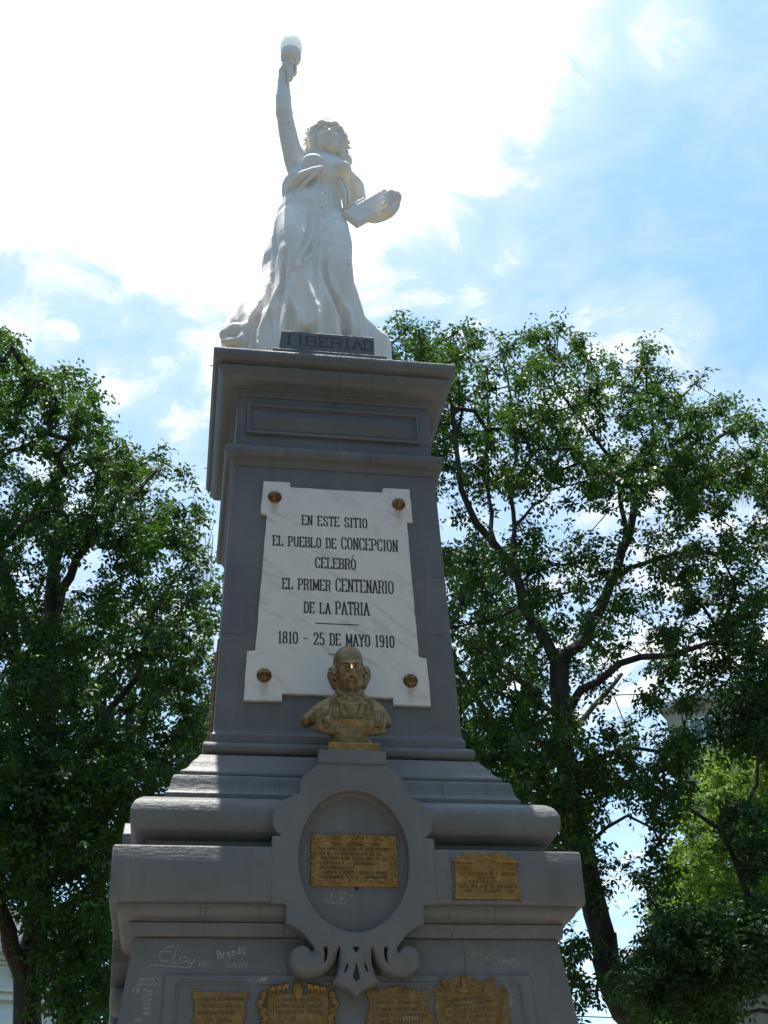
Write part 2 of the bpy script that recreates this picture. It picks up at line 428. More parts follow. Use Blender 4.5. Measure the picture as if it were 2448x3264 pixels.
def m_glass(t):
    p = pos(t)
    b = pbr(t, (0.86, 0.88, 0.86), .25, 0, t.noise(p, 18, 2), .1, .01, .5)
    tr = t.add('ShaderNodeBsdfTranslucent', {'Color': (0.93, 0.96, 0.93, 1)})
    return t.add('ShaderNodeMixShader', {0: .65, 1: b, 2: tr.outputs[0]}).outputs[0]
def m_brick(t):
    p = pos(t)
    mp = t.add('ShaderNodeTexCoord').outputs['Object']
    sep = t.add('ShaderNodeSeparateXYZ', {0: mp})
    cb = t.add('ShaderNodeCombineXYZ', {0: sep.outputs[0], 1: sep.outputs[2]})
    br = t.add('ShaderNodeTexBrick', {'Vector': cb.outputs[0], 'Color1': (0.30, 0.105, 0.06, 1), 'Color2': (0.40, 0.16, 0.09, 1), 'Mortar': (0.17, 0.12, 0.10, 1), 'Scale': 1.0, 'Mortar Size': .025, 'Brick Width': .34, 'Row Height': .13})
    return pbr(t, br.outputs[0], .85, 0, br.outputs[1], -.4, .01, .2)
def m_stucco(col, streak=.4):
    def f(t):
        p = pos(t)
        c = t.mix(t.ramp(t.noise(p, .6, 5, .6), .3, .7), tuple(v*.88 for v in col), col)
        c = t.mix(t.m('MULTIPLY', t.ramp(t.noise(scaled(t, p, (2.5, 2.5, .35)), 1, 5, .65), .52, .78), streak), c, tuple(v*.5 for v in col))
        return pbr(t, c, .85, 0, t.noise(p, 12, 5), .3, .02, .2)
    return f
def m_window(t):
    p = pos(t)
    c = t.mix(t.ramp(t.noise(p, .35, 2), .4, .6), (0.02, 0.028, 0.035), (0.05, 0.075, 0.09))
    return pbr(t, c, .08, 0, None, spec=.9)
def m_pave(t):
    p = pos(t)
    br = t.add('ShaderNodeTexBrick', {'Vector': p, 'Color1': (0.27, 0.235, 0.20, 1), 'Color2': (0.22, 0.19, 0.165, 1), 'Mortar': (0.13, 0.11, 0.1, 1), 'Scale': 1.0, 'Mortar Size': .01, 'Brick Width': .4, 'Row Height': .4})
    br.offset = 0.0
    c = t.mix(t.m('MULTIPLY', t.ramp(t.noise(p, .8, 6), .4, .7), .4), br.outputs[0], (0.20, 0.18, 0.15))
    return pbr(t, c, .8, 0, t.noise(p, 30, 4), .3, .01, .25)
def m_brass(t):
    p = pos(t)
    c = t.mix(t.ramp(t.noise(p, 20, 5, .65), .38, .68), (0.19, 0.125, 0.052), (0.29, 0.205, 0.10))
    c = t.mix(t.m('MULTIPLY', t.ramp(t.noise(p, 55, 4, .7), .52, .70), .6), c, (0.085, 0.055, 0.028))
    return pbr(t, c, .48, .5, t.m('ADD', t.noise(p, 80, 5, .6), t.noise(p, 26, 3, .6)), .3, .004, .5)
MAT = {}
for nm, fn in (('grey masonry paint', m_paint), ('white carved marble', m_statue), ('veined marble', m_marble), ('gilding', m_gold()), ('old brass', m_brass), ('dull gilding', m_gold(.8)),
               ('bronze rosette', m_rosette), ('black inlay', m_flat((0.022, 0.022, 0.024), .6)), ('faded black lettering', m_flat((0.055, 0.055, 0.062), .7, var=.35, scale=40)),
               ('dark relief lettering', m_flat((0.115, 0.066, 0.024), .6, .4)), ('chalk scratch', m_chalk), ('joint', m_flat((0.035, 0.032, 0.03), .9)),
               ('bark', m_bark), ('milk glass', m_glass), ('rusty iron', m_flat((0.05, 0.035, 0.028), .7, .5)),
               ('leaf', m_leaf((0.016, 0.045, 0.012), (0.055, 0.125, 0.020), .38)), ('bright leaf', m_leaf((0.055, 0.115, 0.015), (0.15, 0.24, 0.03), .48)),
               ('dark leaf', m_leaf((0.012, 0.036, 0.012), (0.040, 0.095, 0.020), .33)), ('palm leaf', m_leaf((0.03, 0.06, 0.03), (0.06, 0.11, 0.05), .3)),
               ('brick', m_brick), ('cream stucco', m_stucco((0.27, 0.235, 0.185))), ('grey stucco', m_stucco((0.34, 0.35, 0.35))), ('white stucco', m_stucco((0.62, 0.60, 0.58), .25)),
               ('dirty stucco', m_stucco((0.26, 0.24, 0.22), .8)), ('window glass', m_window), ('dark shutter', m_flat((0.03, 0.05, 0.045), .6)), ('white frame', m_flat((0.55, 0.6, 0.62), .5)),
               ('galvanised steel', m_flat((0.35, 0.35, 0.37), .45, .6)), ('red and white mast paint', m_flat((0.42, 0.36, 0.36), .6)), ('paving', m_pave),
               ('soil and grass', m_flat((0.06, 0.08, 0.03), .9, var=.4, scale=3)), ('wire', m_flat((0.02, 0.02, 0.02), .6)), ('asphalt', m_flat((0.05, 0.05, 0.05), .9))):
    MAT[nm] = material(nm, fn)
G = MAT['grey masonry paint']
GO, GD, RL = MAT['gilding'], MAT['dull gilding'], MAT['dark relief lettering']
# ================================================================== SETTING
mb = MB(); mb.box(-900, 900, -500, 2500, -.3, 0); g = mb.build('ground', MAT['soil and grass']); tag(g, kind='structure')
mb = MB(); mb.box(-9, 9, -14, 9, .0, .06); g = mb.build('plaza_paving', MAT['paving']); tag(g, kind='structure')
mb = MB(); mb.box(-60, 60, 26, 34, .004, .008); g = mb.build('road', MAT['asphalt']); tag(g, kind='structure')
mb = MB(); mb.box(-60, 60, 34, 37, .0, .13); g = mb.build('pavement', MAT['paving']); tag(g, kind='structure')

# ================================================================== PEDESTAL
ped = empty('monument_pedestal', (0, 0, 0.06), 'tall tapering grey painted pedestal with mouldings and an oval cartouche, under the white statue', 'pedestal')
def arc(cx, cz, rx, rz, a0, a1, n=8):
    return [(cx+rx*math.cos(R(a0+(a1-a0)*i/n)), cz+rz*math.sin(R(a0+(a1-a0)*i/n))) for i in range(n+1)]
def sqpart(name, prof, bev=.005, smooth=40):
    m = MB(); m.sqloft(prof); return m.build(name, G, ped, smooth=smooth, bevel=bev)
def dw(z): return 1.025+.1154*(3.09-z)            # dado half width
def sw(z): return .694-.02541*(z-4.28)            # shaft half width
sqpart('base_step', [(1.85, .06), (1.85, .26), (1.84, .27)])
sqpart('base_step', [(1.6, .27), (1.6, .47), (1.59, .48)])
sqpart('base_moulding', [(1.42, .48), (1.42, .68)]+arc(1.36, .74, .05, .06, -90, 80)+[(1.33, .83), (1.295, .9)])
sqpart('dado', [(dw(.9), .9), (dw(3.089), 3.089)])
sqpart('necking_fillet', [(1.0, 3.089), (1.047, 3.090), (1.055, 3.153), (1.0, 3.155)], .004)
sqpart('bed_moulding', [(1.0, 3.152), (1.054, 3.157)]+arc(1.062, 3.213, .050, .050, -80, 0)+[(1.112, 3.224), (1.0, 3.226)], .002)
sqpart('corona', [(1.0, 3.222), (1.146, 3.224), (1.151, 3.232), (1.153, 3.478), (1.146, 3.490), (1.02, 3.500), (.9, 3.50)], .006)
sqpart('torus_fillet', [(.95, 3.498), (1.003, 3.5), (1.003, 3.560), (.95, 3.562)], .003)
tor = [(.95, 3.558)]+arc(.985, 3.669, .105, .112, -88, 88, 18)+[(.95, 3.785)]
sqpart('torus', tor, None, 60)
sqpart('step_block', [(.9, 3.786), (.930, 3.788), (.933, 3.80), (.932, 3.833), (.926, 3.838)]+[(.920, 3.845), (.912, 3.862), (.906, 3.89), (.901, 3.916), (.896, 3.936), (.889, 3.944), (.8, 3.956)], .003)
sqpart('cyma', [(.8, 3.950), (.861, 3.956), (.863, 3.962), (.862, 3.974), (.856, 3.982), (.838, 3.994), (.820, 4.016), (.806, 4.044), (.792, 4.064), (.772, 4.088), (.764, 4.104), (.755, 4.111), (.68, 4.122)], .002)
sqpart('small_torus', [(.68, 4.121)]+arc(.716, 4.160, .036, .037, -85, 85, 12)+[(.68, 4.199)], None, 60)
sqpart('shaft_fillet', [(.67, 4.198), (.709, 4.200), (.711, 4.250), (.703, 4.256), (.698, 4.268), (.694, 4.283), (.66, 4.284)], .002)
sqpart('shaft', [(.693, 4.28), (.6935, 4.283), (.648, 6.089), (.64, 6.092)], .006)
sqpart('shaft_capital', [(.62, 6.088), (.650, 6.092), (.656, 6.112), (.666, 6.122), (.668, 6.138), (.670, 6.141), (.692, 6.149), (.704, 6.168), (.7075, 6.190), (.704, 6.212), (.694, 6.224), (.668, 6.236), (.640, 6.246), (.6, 6.248)], .002)
sqpart('attic_block', [(.60, 6.245), (.6385, 6.246), (.6395, 6.655), (.60, 6.657)], .004)
sqpart('upper_moulding', [(.60, 6.652), (.645, 6.655), (.647, 6.661), (.652, 6.664), (.652, 6.672), (.659, 6.675), (.659, 6.682), (.666, 6.685), (.666, 6.701), (.674, 6.704), (.676, 6.712), (.700, 6.717), (.728, 6.728), (.748, 6.746), (.760, 6.770), (.768, 6.792), (.774, 6.806), (.772, 6.812), (.70, 6.815)], .001)
sqpart('top_slab', [(.70, 6.812), (.757, 6.818), (.760, 6.834), (.772, 6.838), (.794, 6.846), (.803, 6.866), (.808, 6.872), (.811, 6.915), (.806, 6.924), (.5, 6.93)], .003)
def front(x, z, off): return (x, -(sw(z)+off), z)
def dfront(x, z, off): return (x, -(dw(z)+off), z)
# recessed-and-raised panel of the attic
m = MB()
def frame_ring(m, o, i, f0, f1, yb):
    ox0, ox1, oz0, oz1 = o; ix0, ix1, iz0, iz1 = i
    def P(x, z, f): return (x, -(yb+f), z)
    vs = [P(ox0, oz0, 0), P(ox1, oz0, 0), P(ox1, oz1, 0), P(ox0, oz1, 0), P(ox0, oz0, f0), P(ox1, oz0, f0), P(ox1, oz1, f0), P(ox0, oz1, f0),
          P(ix0, iz0, f1), P(ix1, iz0, f1), P(ix1, iz1, f1), P(ix0, iz1, f1), P(ix0, iz0, 0), P(ix1, iz0, 0), P(ix1, iz1, 0), P(ix0, iz1, 0)]
    fs = []
    for r in (0, 4, 8):
        for k in range(4): fs.append((r+k, r+(k+1) % 4, r+4+(k+1) % 4, r+4+k))
    m.add(vs, fs)
frame_ring(m, (-.574, .566, 6.350, 6.590), (-.552, .546, 6.372, 6.568), .022, .022, .637)
frame_ring(m, (-.5515, .5455, 6.3725, 6.5675), (-.540, .534, 6.384, 6.557), .012, .008, .637)
m.build('panel_frame', G, ped, bevel=.003)
m = MB()
x0, x1, z0, z1 = -.537, .531, 6.388, 6.553; yb = .637; zm = 6.478
m.add([(x0, -yb, z0), (x1, -yb, z0), (x1, -yb, z1), (x0, -yb, z1), (x0, -yb-.004, z0), (x1, -yb-.004, z0), (x1, -yb-.006, z1), (x0, -yb-.006, z1),
       (x0+.085, -yb-.032, zm), (x1-.085, -yb-.032, zm)],
      [(0, 1, 5, 4), (2, 3, 7, 6), (4, 5, 9, 8), (6, 7, 8, 9), (1, 2, 6, 9, 5), (3, 0, 4, 8, 7)])
m.build('raised_panel', G, ped)
# panel of the dado
m = MB()
m.prism([(-.905, 1.1), (.905, 1.1), (.861, 2.915), (-.870, 2.915)], dfront, -.02, .012); m.build('raised_panel', G, ped, bevel=.004)
m = MB()
pts = [(-.855, 1.2), (.855, 1.2), (.806, 2.874), (-.812, 2.874)]
for a, b in zip(pts, pts[1:]+pts[:1]): m.tube([dfront(a[0], a[1], .012), dfront(b[0], b[1], .012)], .007, 6)
m.build('panel_bead', G, ped)
# the block lettered LIBERTAD and its step
def tb(x0, x1, xa, xb, z0, z1, y0, y1):
    vs = [(x0, y0, z0), (x1, y0, z0), (x1, y1, z0), (x0, y1, z0), (xa, y0, z1), (xb, y0, z1), (xb, y1, z1), (xa, y1, z1)]
    m.add(vs, [(3, 2, 1, 0), (4, 5, 6, 7), (0, 1, 5, 4), (1, 2, 6, 5), (2, 3, 7, 6), (3, 0, 4, 7)])
m = MB(); tb(-.425, .345, -.424, .344, 6.922, 6.975, -.780, -.45); m.build('name_block_step', G, ped, bevel=.004)
m = MB(); tb(-.383, .266, -.366, .266, 6.974, 7.152, -.757, -.47); NB = m.build('name_block', G, ped, bevel=.004)

# ---- oval cartouche modelled as one carved plate
def poly_sd(X, Z, poly):
    P = np.array(poly, np.float32); d = np.full(X.shape, 1e9, np.float32); s = np.ones(X.shape, np.float32)
    for i in range(len(P)):
        a, b = P[i], P[i-1]; e = b-a; wx, wz = X-a[0], Z-a[1]
        t = np.clip((wx*e[0]+wz*e[1])/(e@e+1e-12), 0, 1); bx, bz = wx-e[0]*t, wz-e[1]*t
        d = np.minimum(d, bx*bx+bz*bz)
        c1 = Z >= a[1]; c2 = Z < b[1]; c3 = e[0]*wz > e[1]*wx
        fl = (c1 & c2 & c3) | (~c1 & ~c2 & ~c3); s = np.where(fl, -s, s)
    return s*np.sqrt(d)
def mir(p): return p+[(-x, z) for x, z in reversed(p)]
body = mir([(0, 3.02), (.078, 3.024), (.14, 3.01), (.19, 3.003), (.197, 3.02), (.215, 3.042), (.240, 3.075), (.271, 3.100), (.304, 3.117), (.330, 3.126), (.3305, 3.216), (.402, 3.216),
            (.402, 3.540), (.350, 3.545), (.368, 3.553), (.388, 3.570), (.400, 3.598), (.402, 3.640), (.391, 3.675), (.366, 3.706), (.332, 3.731), (.296, 3.747), (.268, 3.760), (.267, 3.835),
            (.238, 3.859), (.204, 3.887), (.176, 3.918), (.172, 3.925), (0, 3.925)])
scroll = [(.078, 3.03), (.200, 3.03), (.199, 3.005), (.206, 3.004), (.222, 3.019), (.250, 3.027), (.283, 3.020), (.306, 2.999), (.316, 2.968), (.308, 2.937), (.286, 2.911), (.255, 2.893), (.215, 2.889), (.169, 2.897), (.128, 2.917), (.102, 2.944), (.086, 2.980)]
tail = mir([(0, 3.03), (.074, 3.03), (.076, 2.99), (.080, 2.94), (.092, 2.895), (.112, 2.860), (.080, 2.851), (.044, 2.833), (.018, 2.813), (0, 2.797)])
slot1 = [(.134, 3.020), (.152, 3.022), (.146, 2.985), (.150, 2.955), (.163, 2.935), (.142, 2.955), (.134, 2.985)]
slot2 = [(.034, 2.958), (.040, 2.930), (.052, 2.902), (.058, 2.903), (.047, 2.935)]
vtop = mir([(0, 2.990), (.016, 3.020), (0, 3.020)]); vbot = mir([(0, 2.862), (.015, 2.882), (.011, 2.902), (.006, 2.922), (0, 2.950)])
F = Field((-.43, -1.20, 2.77), (.43, -.80, 3.955), .0058)
X2 = F.ax[0][:, None]; Z2 = F.ax[2][None, :]; X2, Z2 = np.broadcast_arrays(X2, Z2)
aX = np.abs(X2)
dB = poly_sd(X2, Z2, body); dS = poly_sd(aX, Z2, scroll); dT = poly_sd(X2, Z2, tail)
yv = F.ax[1][None, :, None]
def plate(d2, yf, pillow=None, r=.004):
    off = 0
    if pillow is not None:
        ins = np.clip(-d2, 0, pillow); wgt = np.clip((3.03-Z2)/.05, 0, 1)
        off = wgt*(pillow-np.sqrt(np.maximum(pillow*pillow-(pillow-ins)**2, 0)))
    fr = (yf+off)[:, None, :]-yv if hasattr(off, 'shape') else yf-yv
    return np.maximum(np.maximum(d2[:, None, :]+0*yv, fr), yv+.83)
D = plate(dB, -1.156)
curl = -.02*np.clip((3.0-Z2)/.12, 0, 1)
D = np.minimum(D, plate(dS, -1.152, .045)); D = np.minimum(D, plate(dT, -1.157, .034))
for sp in (slot1, slot2): D = np.maximum(D, -np.maximum(poly_sd(aX, Z2, sp)[:, None, :], yv+1.085))
for sp in (vtop, vbot): D = np.maximum(D, -np.maximum(poly_sd(X2, Z2, sp)[:, None, :], yv+1.115))
ov = (np.sqrt((X2/.273)**2+((Z2-3.434)/.348)**2)-1)*.27
D = np.maximum(D, -np.maximum(ov[:, None, :]-0*yv, yv+1.092))
# rim line round the oval
F.d = D.astype(np.float32)
cart_me = F.mesh('cartouche'); cart_me.materials.append(G)
for k in range(4):
    c = bpy.data.objects.new('cartouche', cart_me); COL.objects.link(c); c.parent = ped; c.matrix_parent_inverse = Matrix.Translation(ped.location).inverted()
    c.rotation_euler = (0, 0, R(-90*k)); c.location = (0.004 if k == 0 else 0, 0, 0)
cut = MB()
for k in range(4):
    a = R(-90*k); ring = [(.272*math.cos(R(t))+.004, 3.434+.347*math.sin(R(t))) for t in range(0, 360, 7)]
    cut.prism(ring, lambda x, z, off: (x*math.cos(a)+off*math.sin(a), x*math.sin(a)-off*math.cos(a), z), 1.06, 1.3)
def carve(o, cutter_mb):
    c = cutter_mb.build('cutter', None); b = o.modifiers.new('cut', 'BOOLEAN'); b.operation = 'DIFFERENCE'; b.object = c; b.solver = 'EXACT'
    dg = bpy.context.evaluated_depsgraph_get(); me = bpy.data.meshes.new_from_object(o.evaluated_get(dg)); o.modifiers.clear(); o.data = me
    bpy.data.objects.remove(c)
for o in ped.children:
    if o.name in ('corona', 'bed_moulding'): carve(o, cut)
m = MB(); m.box(-.170, .178, -1.166, -.72, 3.922, 3.990); m.build('bust_shelf', G, ped, bevel=.005)
# mason's joints that show through the paint
m = MB()
def crack(f, x, z0, z1, off, w=.0022):
    n = 5; pts = [(x+random.uniform(-.002, .002), z0+(z1-z0)*i/n) for i in range(n+1)]
    for a, b in zip(pts, pts[1:]): m.prism([(a[0]-w/2, a[1]), (a[0]+w/2, a[1]), (b[0]+w/2, b[1]), (b[0]-w/2, b[1])], f, -.003, off)
random.seed(4)
flat = lambda Y: (lambda x, z, off: (x, -(Y+off), z))
for x in (.01, .015): crack(flat(.6392), x, 6.59, 6.652, .0008)
crack(flat(.6392), .012, 6.25, 6.345, .0008); crack(flat(.811), .02, 6.875, 6.912, .0012); crack(flat(.811), -.46, 6.90, 6.915, .0012)
crack(flat(1.153), .485, 3.23, 3.475, .0010, .0016); crack(flat(1.047), -.33, 3.09, 3.15, .004)
crack(flat(1.047), .49, 3.09, 3.15, .004); crack(dfront, .548, 2.92, 3.085, .0010, .0016); crack(dfront, -.54, 3.02, 3.085, .001, .003)
for x, z, l in ((-.33, 4.55, .10), (.62, 5.33, .035), (-.62, 4.88, .05), (.59, 4.93, .04)):
    m.prism([(x-l, z), (x+l, z-.001), (x+l, z+.001), (x-l, z+.002)], front, -.002, .0008)
for x in (-.61, .61): m.prism([(x-.028, 6.347), (x+.028, 6.346), (x+.028, 6.348), (x-.028, 6.349)], flat(.6392), -.002, .001)
m.build('masonry_joint', MAT['joint'], ped)['kind'] = 'stuff'
# vertical joints on the round mouldings: thin slits standing across the profile
m = MB()
def slit(prof, x, w=.002, off=.0012):
    a = [(x-w/2, -(p[0]+off), p[1]) for p in prof]+[(x+w/2, -(p[0]+off), p[1]) for p in prof]; n = len(prof)
    m.add(a, [(i, n+i, n+i+1, i+1) for i in range(n-1)])
cyu = [(.700, 6.717), (.728, 6.728), (.748, 6.746), (.760, 6.770), (.768, 6.792), (.774, 6.806)]
for x in (-.315, .03, .245, .385): slit(cyu, x, .0025 if x == .03 else .0016)
cap = [(.670, 6.141), (.692, 6.149), (.704, 6.168), (.7075, 6.190), (.704, 6.212)]
for x in (-.32, .22): slit(cap, x, .0025)
bed = [(1.056, 3.158)]+arc(1.062, 3.213, .050, .050, -80, 0)
for x in (-.725, -.70, -.445, .47, .70): slit(bed, x, .002)
st = [(.932, 3.80), (.932, 3.833), (.920, 3.845), (.912, 3.862), (.906, 3.89), (.901, 3.916), (.896, 3.936)]
for x in (-.345, .52): slit(st, x, .0016)
m.build('moulding_joint', MAT['joint'], ped)['kind'] = 'stuff'
# iron pins in the left side of the top slab
for py, X in ((-.64, -.811), (.55, -.811)):
    m = MB(); m.tube([(X+.03, py, 6.895), (X-.022, py, 6.895)], .0035, 6); m.build('iron_pin', MAT['rusty iron'], ped)

# ------------------------------------------------------------------ lettering: a stroke alphabet drawn on a 1 x 1 box
def o_(x0=0, x1=1, y0=0, y1=1, r=.32, open_=None):
    rx, ry = (x1-x0)/2, min((y1-y0)/2, r); cx = (x0+x1)/2; pts = []
    for a in range(0, 181, 30): pts.append((cx+rx*math.cos(R(a)), y1-ry+ry*math.sin(R(a))))
    for a in range(180, 361, 30): pts.append((cx+rx*math.cos(R(a)), y0+ry+ry*math.sin(R(a))))
    return pts+[pts[0]]
GL = {'A': [[(0, 0), (.5, 1), (1, 0)], [(.2, .34), (.8, .34)]], 'B': [[(.08, 0), (.08, 1)], [(.08, 1), (.7, 1), (.92, .87), (.92, .66), (.7, .53), (.08, .53)], [(.7, .53), (1, .38), (1, .15), (.75, 0), (.08, 0)]],
      'C': [[(.98, .76), (.95, .9), (.75, 1), (.35, 1), (.1, .88), (.03, .7), (.03, .3), (.1, .12), (.35, 0), (.75, 0), (.95, .1), (.98, .26)]],
      'D': [[(.08, 0), (.08, 1)], [(.08, 1), (.6, 1), (.9, .86), (.98, .65), (.98, .35), (.9, .14), (.6, 0), (.08, 0)]],
      'E': [[(.08, 0), (.08, 1)], [(.08, 1), (.92, 1), (.92, .85)], [(.08, .52), (.7, .52)], [(.08, 0), (.95, 0), (.95, .17)]],
      'F': [[(.08, 0), (.08, 1)], [(.08, 1), (.95, 1), (.95, .85)], [(.08, .52), (.7, .52)]],
      'G': [[(.97, .76), (.9, .93), (.65, 1), (.35, 1), (.1, .88), (.03, .7), (.03, .3), (.1, .12), (.35, 0), (.7, 0), (.95, .12), (.95, .45), (.6, .45)]],
      'H': [[(.08, 0), (.08, 1)], [(.92, 0), (.92, 1)], [(.08, .52), (.92, .52)]], 'I': [[(.5, 0), (.5, 1)]], 'J': [[(.7, 1), (.7, .2), (.5, 0), (.2, 0), (.05, .2)]],
      'K': [[(.08, 0), (.08, 1)], [(.95, 1), (.12, .42)], [(.38, .6), (1, 0)]], 'L': [[(.08, 1), (.08, 0)], [(.08, 0), (.95, 0), (.95, .17)]],
      'M': [[(.04, 0), (.04, 1), (.5, .15), (.96, 1), (.96, 0)]], 'N': [[(.08, 0), (.08, 1), (.92, 0), (.92, 1)]], 'O': [o_(.03, .97)],
      'P': [[(.08, 0), (.08, 1)], [(.08, 1), (.7, 1), (.97, .86), (.97, .6), (.7, .46), (.08, .46)]], 'Q': [o_(.03, .97), [(.6, .2), (1, -.08)]],
      'R': [[(.08, 0), (.08, 1)], [(.08, 1), (.7, 1), (.95, .87), (.95, .63), (.7, .5), (.08, .5)], [(.6, .5), (.85, .35), (.9, 0), (1, 0)]],
      'S': [[(.93, .77), (.88, .92), (.65, 1), (.32, 1), (.08, .88), (.08, .68), (.3, .55), (.7, .45), (.95, .3), (.93, .1), (.7, 0), (.3, 0), (.08, .1), (.04, .25)]],
      'T': [[(.5, 0), (.5, 1)], [(0, .85), (0, 1), (1, 1), (1, .85)]], 'U': [[(.06, 1), (.06, .25), (.15, .08), (.35, 0), (.65, 0), (.85, .08), (.94, .25), (.94, 1)]],
      'V': [[(0, 1), (.5, 0), (1, 1)]], 'W': [[(0, 1), (.25, 0), (.5, .8), (.75, 0), (1, 1)]], 'X': [[(0, 0), (1, 1)], [(0, 1), (1, 0)]], 'Y': [[(0, 1), (.5, .48), (1, 1)], [(.5, .48), (.5, 0)]],
      'Z': [[(.05, .85), (.05, 1), (.95, 1), (.05, 0), (.95, 0), (.95, .15)]], '0': [o_(.05, .95)], '1': [[(.25, .82), (.55, 1), (.55, 0)]],
      '2': [[(.06, .74), (.1, .9), (.35, 1), (.65, 1), (.92, .88), (.92, .65), (.05, 0), (.95, 0), (.95, .12)]], '3': [[(.05, .9), (.35, 1), (.7, 1), (.92, .85), (.9, .65), (.5, .54), (.9, .42), (.96, .18), (.7, 0), (.3, 0), (.04, .12)]],
      '4': [[(.75, 0), (.75, 1), (.02, .3), (1, .3)]], '5': [[(.9, 1), (.14, 1), (.1, .55), (.6, .6), (.92, .45), (.95, .2), (.7, 0), (.3, 0), (.05, .14)]],
      '6': [[(.9, .9), (.6, 1), (.3, .95), (.06, .6), (.06, .25), (.3, 0), (.7, 0), (.95, .2), (.9, .45), (.6, .58), (.1, .45)]], '7': [[(.05, 1), (.95, 1), (.35, 0)]],
      '8': [o_(.1, .9, .52, 1, .24), o_(.03, .97, 0, .53, .26)], '9': [[(.1, .1), (.4, 0), (.7, .05), (.94, .4), (.94, .75), (.7, 1), (.3, 1), (.05, .8), (.1, .55), (.4, .42), (.9, .55)]],
      '-': [[(.05, .48), (.95, .48)]], '.': [[(.4, 0), (.4, .1)]], ',': [[(.4, .08), (.25, -.12)]], '!': [[(.5, .3), (.5, 1)], [(.5, 0), (.5, .1)]], '+': [[(.1, .5), (.9, .5)], [(.5, .1), (.5, .9)]],
      "'": [[(.5, .8), (.6, 1)]],
      'r': [[(.1, 0), (.1, .6)], [(.1, .4), (.4, .62), (.8, .58)]], 'e': [[(.05, .32), (.9, .34), (.75, .6), (.25, .6), (.03, .3), (.25, 0), (.85, .06)]],
      'n': [[(.1, 0), (.1, .6)], [(.1, .45), (.5, .62), (.85, .45), (.88, 0)]], 'd': [[(.85, .5), (.4, .6), (.05, .3), (.35, 0), (.85, .15)], [(.88, 1), (.86, 0)]],
      'a': [[(.85, .5), (.4, .6), (.05, .3), (.35, 0), (.85, .15)], [(.88, .6), (.86, 0), (1, 0)]], 'o': [o_(.08, .9, 0, .6, .3)], 'y': [[(.1, .6), (.3, .2), (.7, .25)], [(.9, .6), (.6, -.1), (.2, -.4)]],
      'l': [[(.4, 1), (.4, 0)]], 'i': [[(.4, .6), (.4, 0)]], 's': [[(.85, .55), (.3, .6), (.15, .42), (.8, .25), (.75, .04), (.1, 0)]], 't': [[(.45, 1), (.45, .1), (.8, 0)], [(.1, .65), (.85, .65)]],
      'u': [[(.1, .6), (.12, .1), (.5, 0), (.85, .15)], [(.88, .6), (.9, 0)]], 'c': [[(.85, .5), (.4, .6), (.05, .3), (.4, 0), (.88, .08)]], 'p': [[(.1, -.4), (.1, .6)], [(.1, .5), (.6, .6), (.9, .3), (.55, 0), (.1, .12)]],
      'm': [[(.05, 0), (.05, .6)], [(.05, .5), (.3, .62), (.48, .45), (.5, 0)], [(.5, .5), (.75, .62), (.94, .45), (.95, 0)]], 'q': [[(.85, .5), (.4, .6), (.05, .3), (.35, 0), (.85, .15)], [(.88, .6), (.88, -.4)]]}
NARROW = {'I': .42, '1': .6, '.': .3, ',': .3, '!': .4, "'": .3, 'l': .4, 'i': .4, 'M': 1.3, 'W': 1.3, 'm': 1.3, 'J': .8, ' ': .62}
def layout(text, x0, x1, caps=None):
    """horizontal slots for each character; caps = characters drawn taller and wider"""
    ws = [NARROW.get(c, 1.0)*(1.12 if caps and caps[i] else 1) for i, c in enumerate(text)]
    gap = .44; tot = sum(ws)+gap*(len(ws)-1); s = (x1-x0)/tot; out = []; x = x0
    for c, w in zip(text, ws): out.append((c, x, x+w*s)); x += (w+gap)*s
    return out, s
def write(m, text, x0, x1, z0, z1, f, off, tv, th, serif=True, caps=None, capz=.16, slope=0.0, skip=()):
    """cut letters: thick verticals, thin horizontals, small slab serifs"""
    slots, s = layout(text, x0, x1, caps); q = 0
    for i, (c, a, b) in enumerate(slots):
        if c == ' ' or i in skip: continue
        H = (z1-z0)*(1+capz if caps and caps[i] else 1); dz0 = slope*((a+b)/2-(x0+x1)/2)
        if c == '.': m.prism([(a, z0+dz0), (a+tv, z0+dz0), (a+tv, z0+dz0+tv), (a, z0+dz0+tv)], f, -.001, off); continue
        for st in GL[c]:
            P = [(a+(b-a)*u, z0+dz0+H*v) for u, v in st]
            for j in range(len(P)-1):
                p, r = Vector(P[j]), Vector(P[j+1]); d = r-p
                if d.length < 1e-6: continue
                d.normalize(); t = th+(tv-th)*abs(d.y)**1.5; n = Vector((-d.y, d.x))*t/2; e = d*th*.4
                q += 1; o = off+(q % 7)*.00007
                m.prism([tuple(p-e-n), tuple(r+e-n), tuple(r+e+n), tuple(p-e+n)][::1], f, -.001, o)
            if serif:
                for (u, v), k in ((st[0], 0), (st[-1], 1)):
                    if v in (0, 1) and c not in 'CGSOQU0368925':
                        nb = st[1] if k == 0 else st[-2]
                        if abs(nb[1]-v) < .1: continue
                        x = a+(b-a)*u; z = z0+dz0+H*v; zz = (z, z+th) if v == 0 else (z-th, z); q += 1
                        m.prism([(x-tv*.95, zz[0]), (x+tv*.95, zz[0]), (x+tv*.95, zz[1]), (x-tv*.95, zz[1])], f, -.001, off+.0006+(q % 5)*.00005)
def letters(name, mat, par, text, x0, x1, *a, **k):
    slots, s_ = layout(text, x0, x1, a[7] if len(a) > 7 else None)
    for i, (c, p, q) in enumerate(slots):
        if c != ' ':
            m = MB(); b = list(a)
            if len(b) > 7: b[7] = [b[7][i]]
            write(m, c, p, q, *b, **k); m.build(name, mat, par)
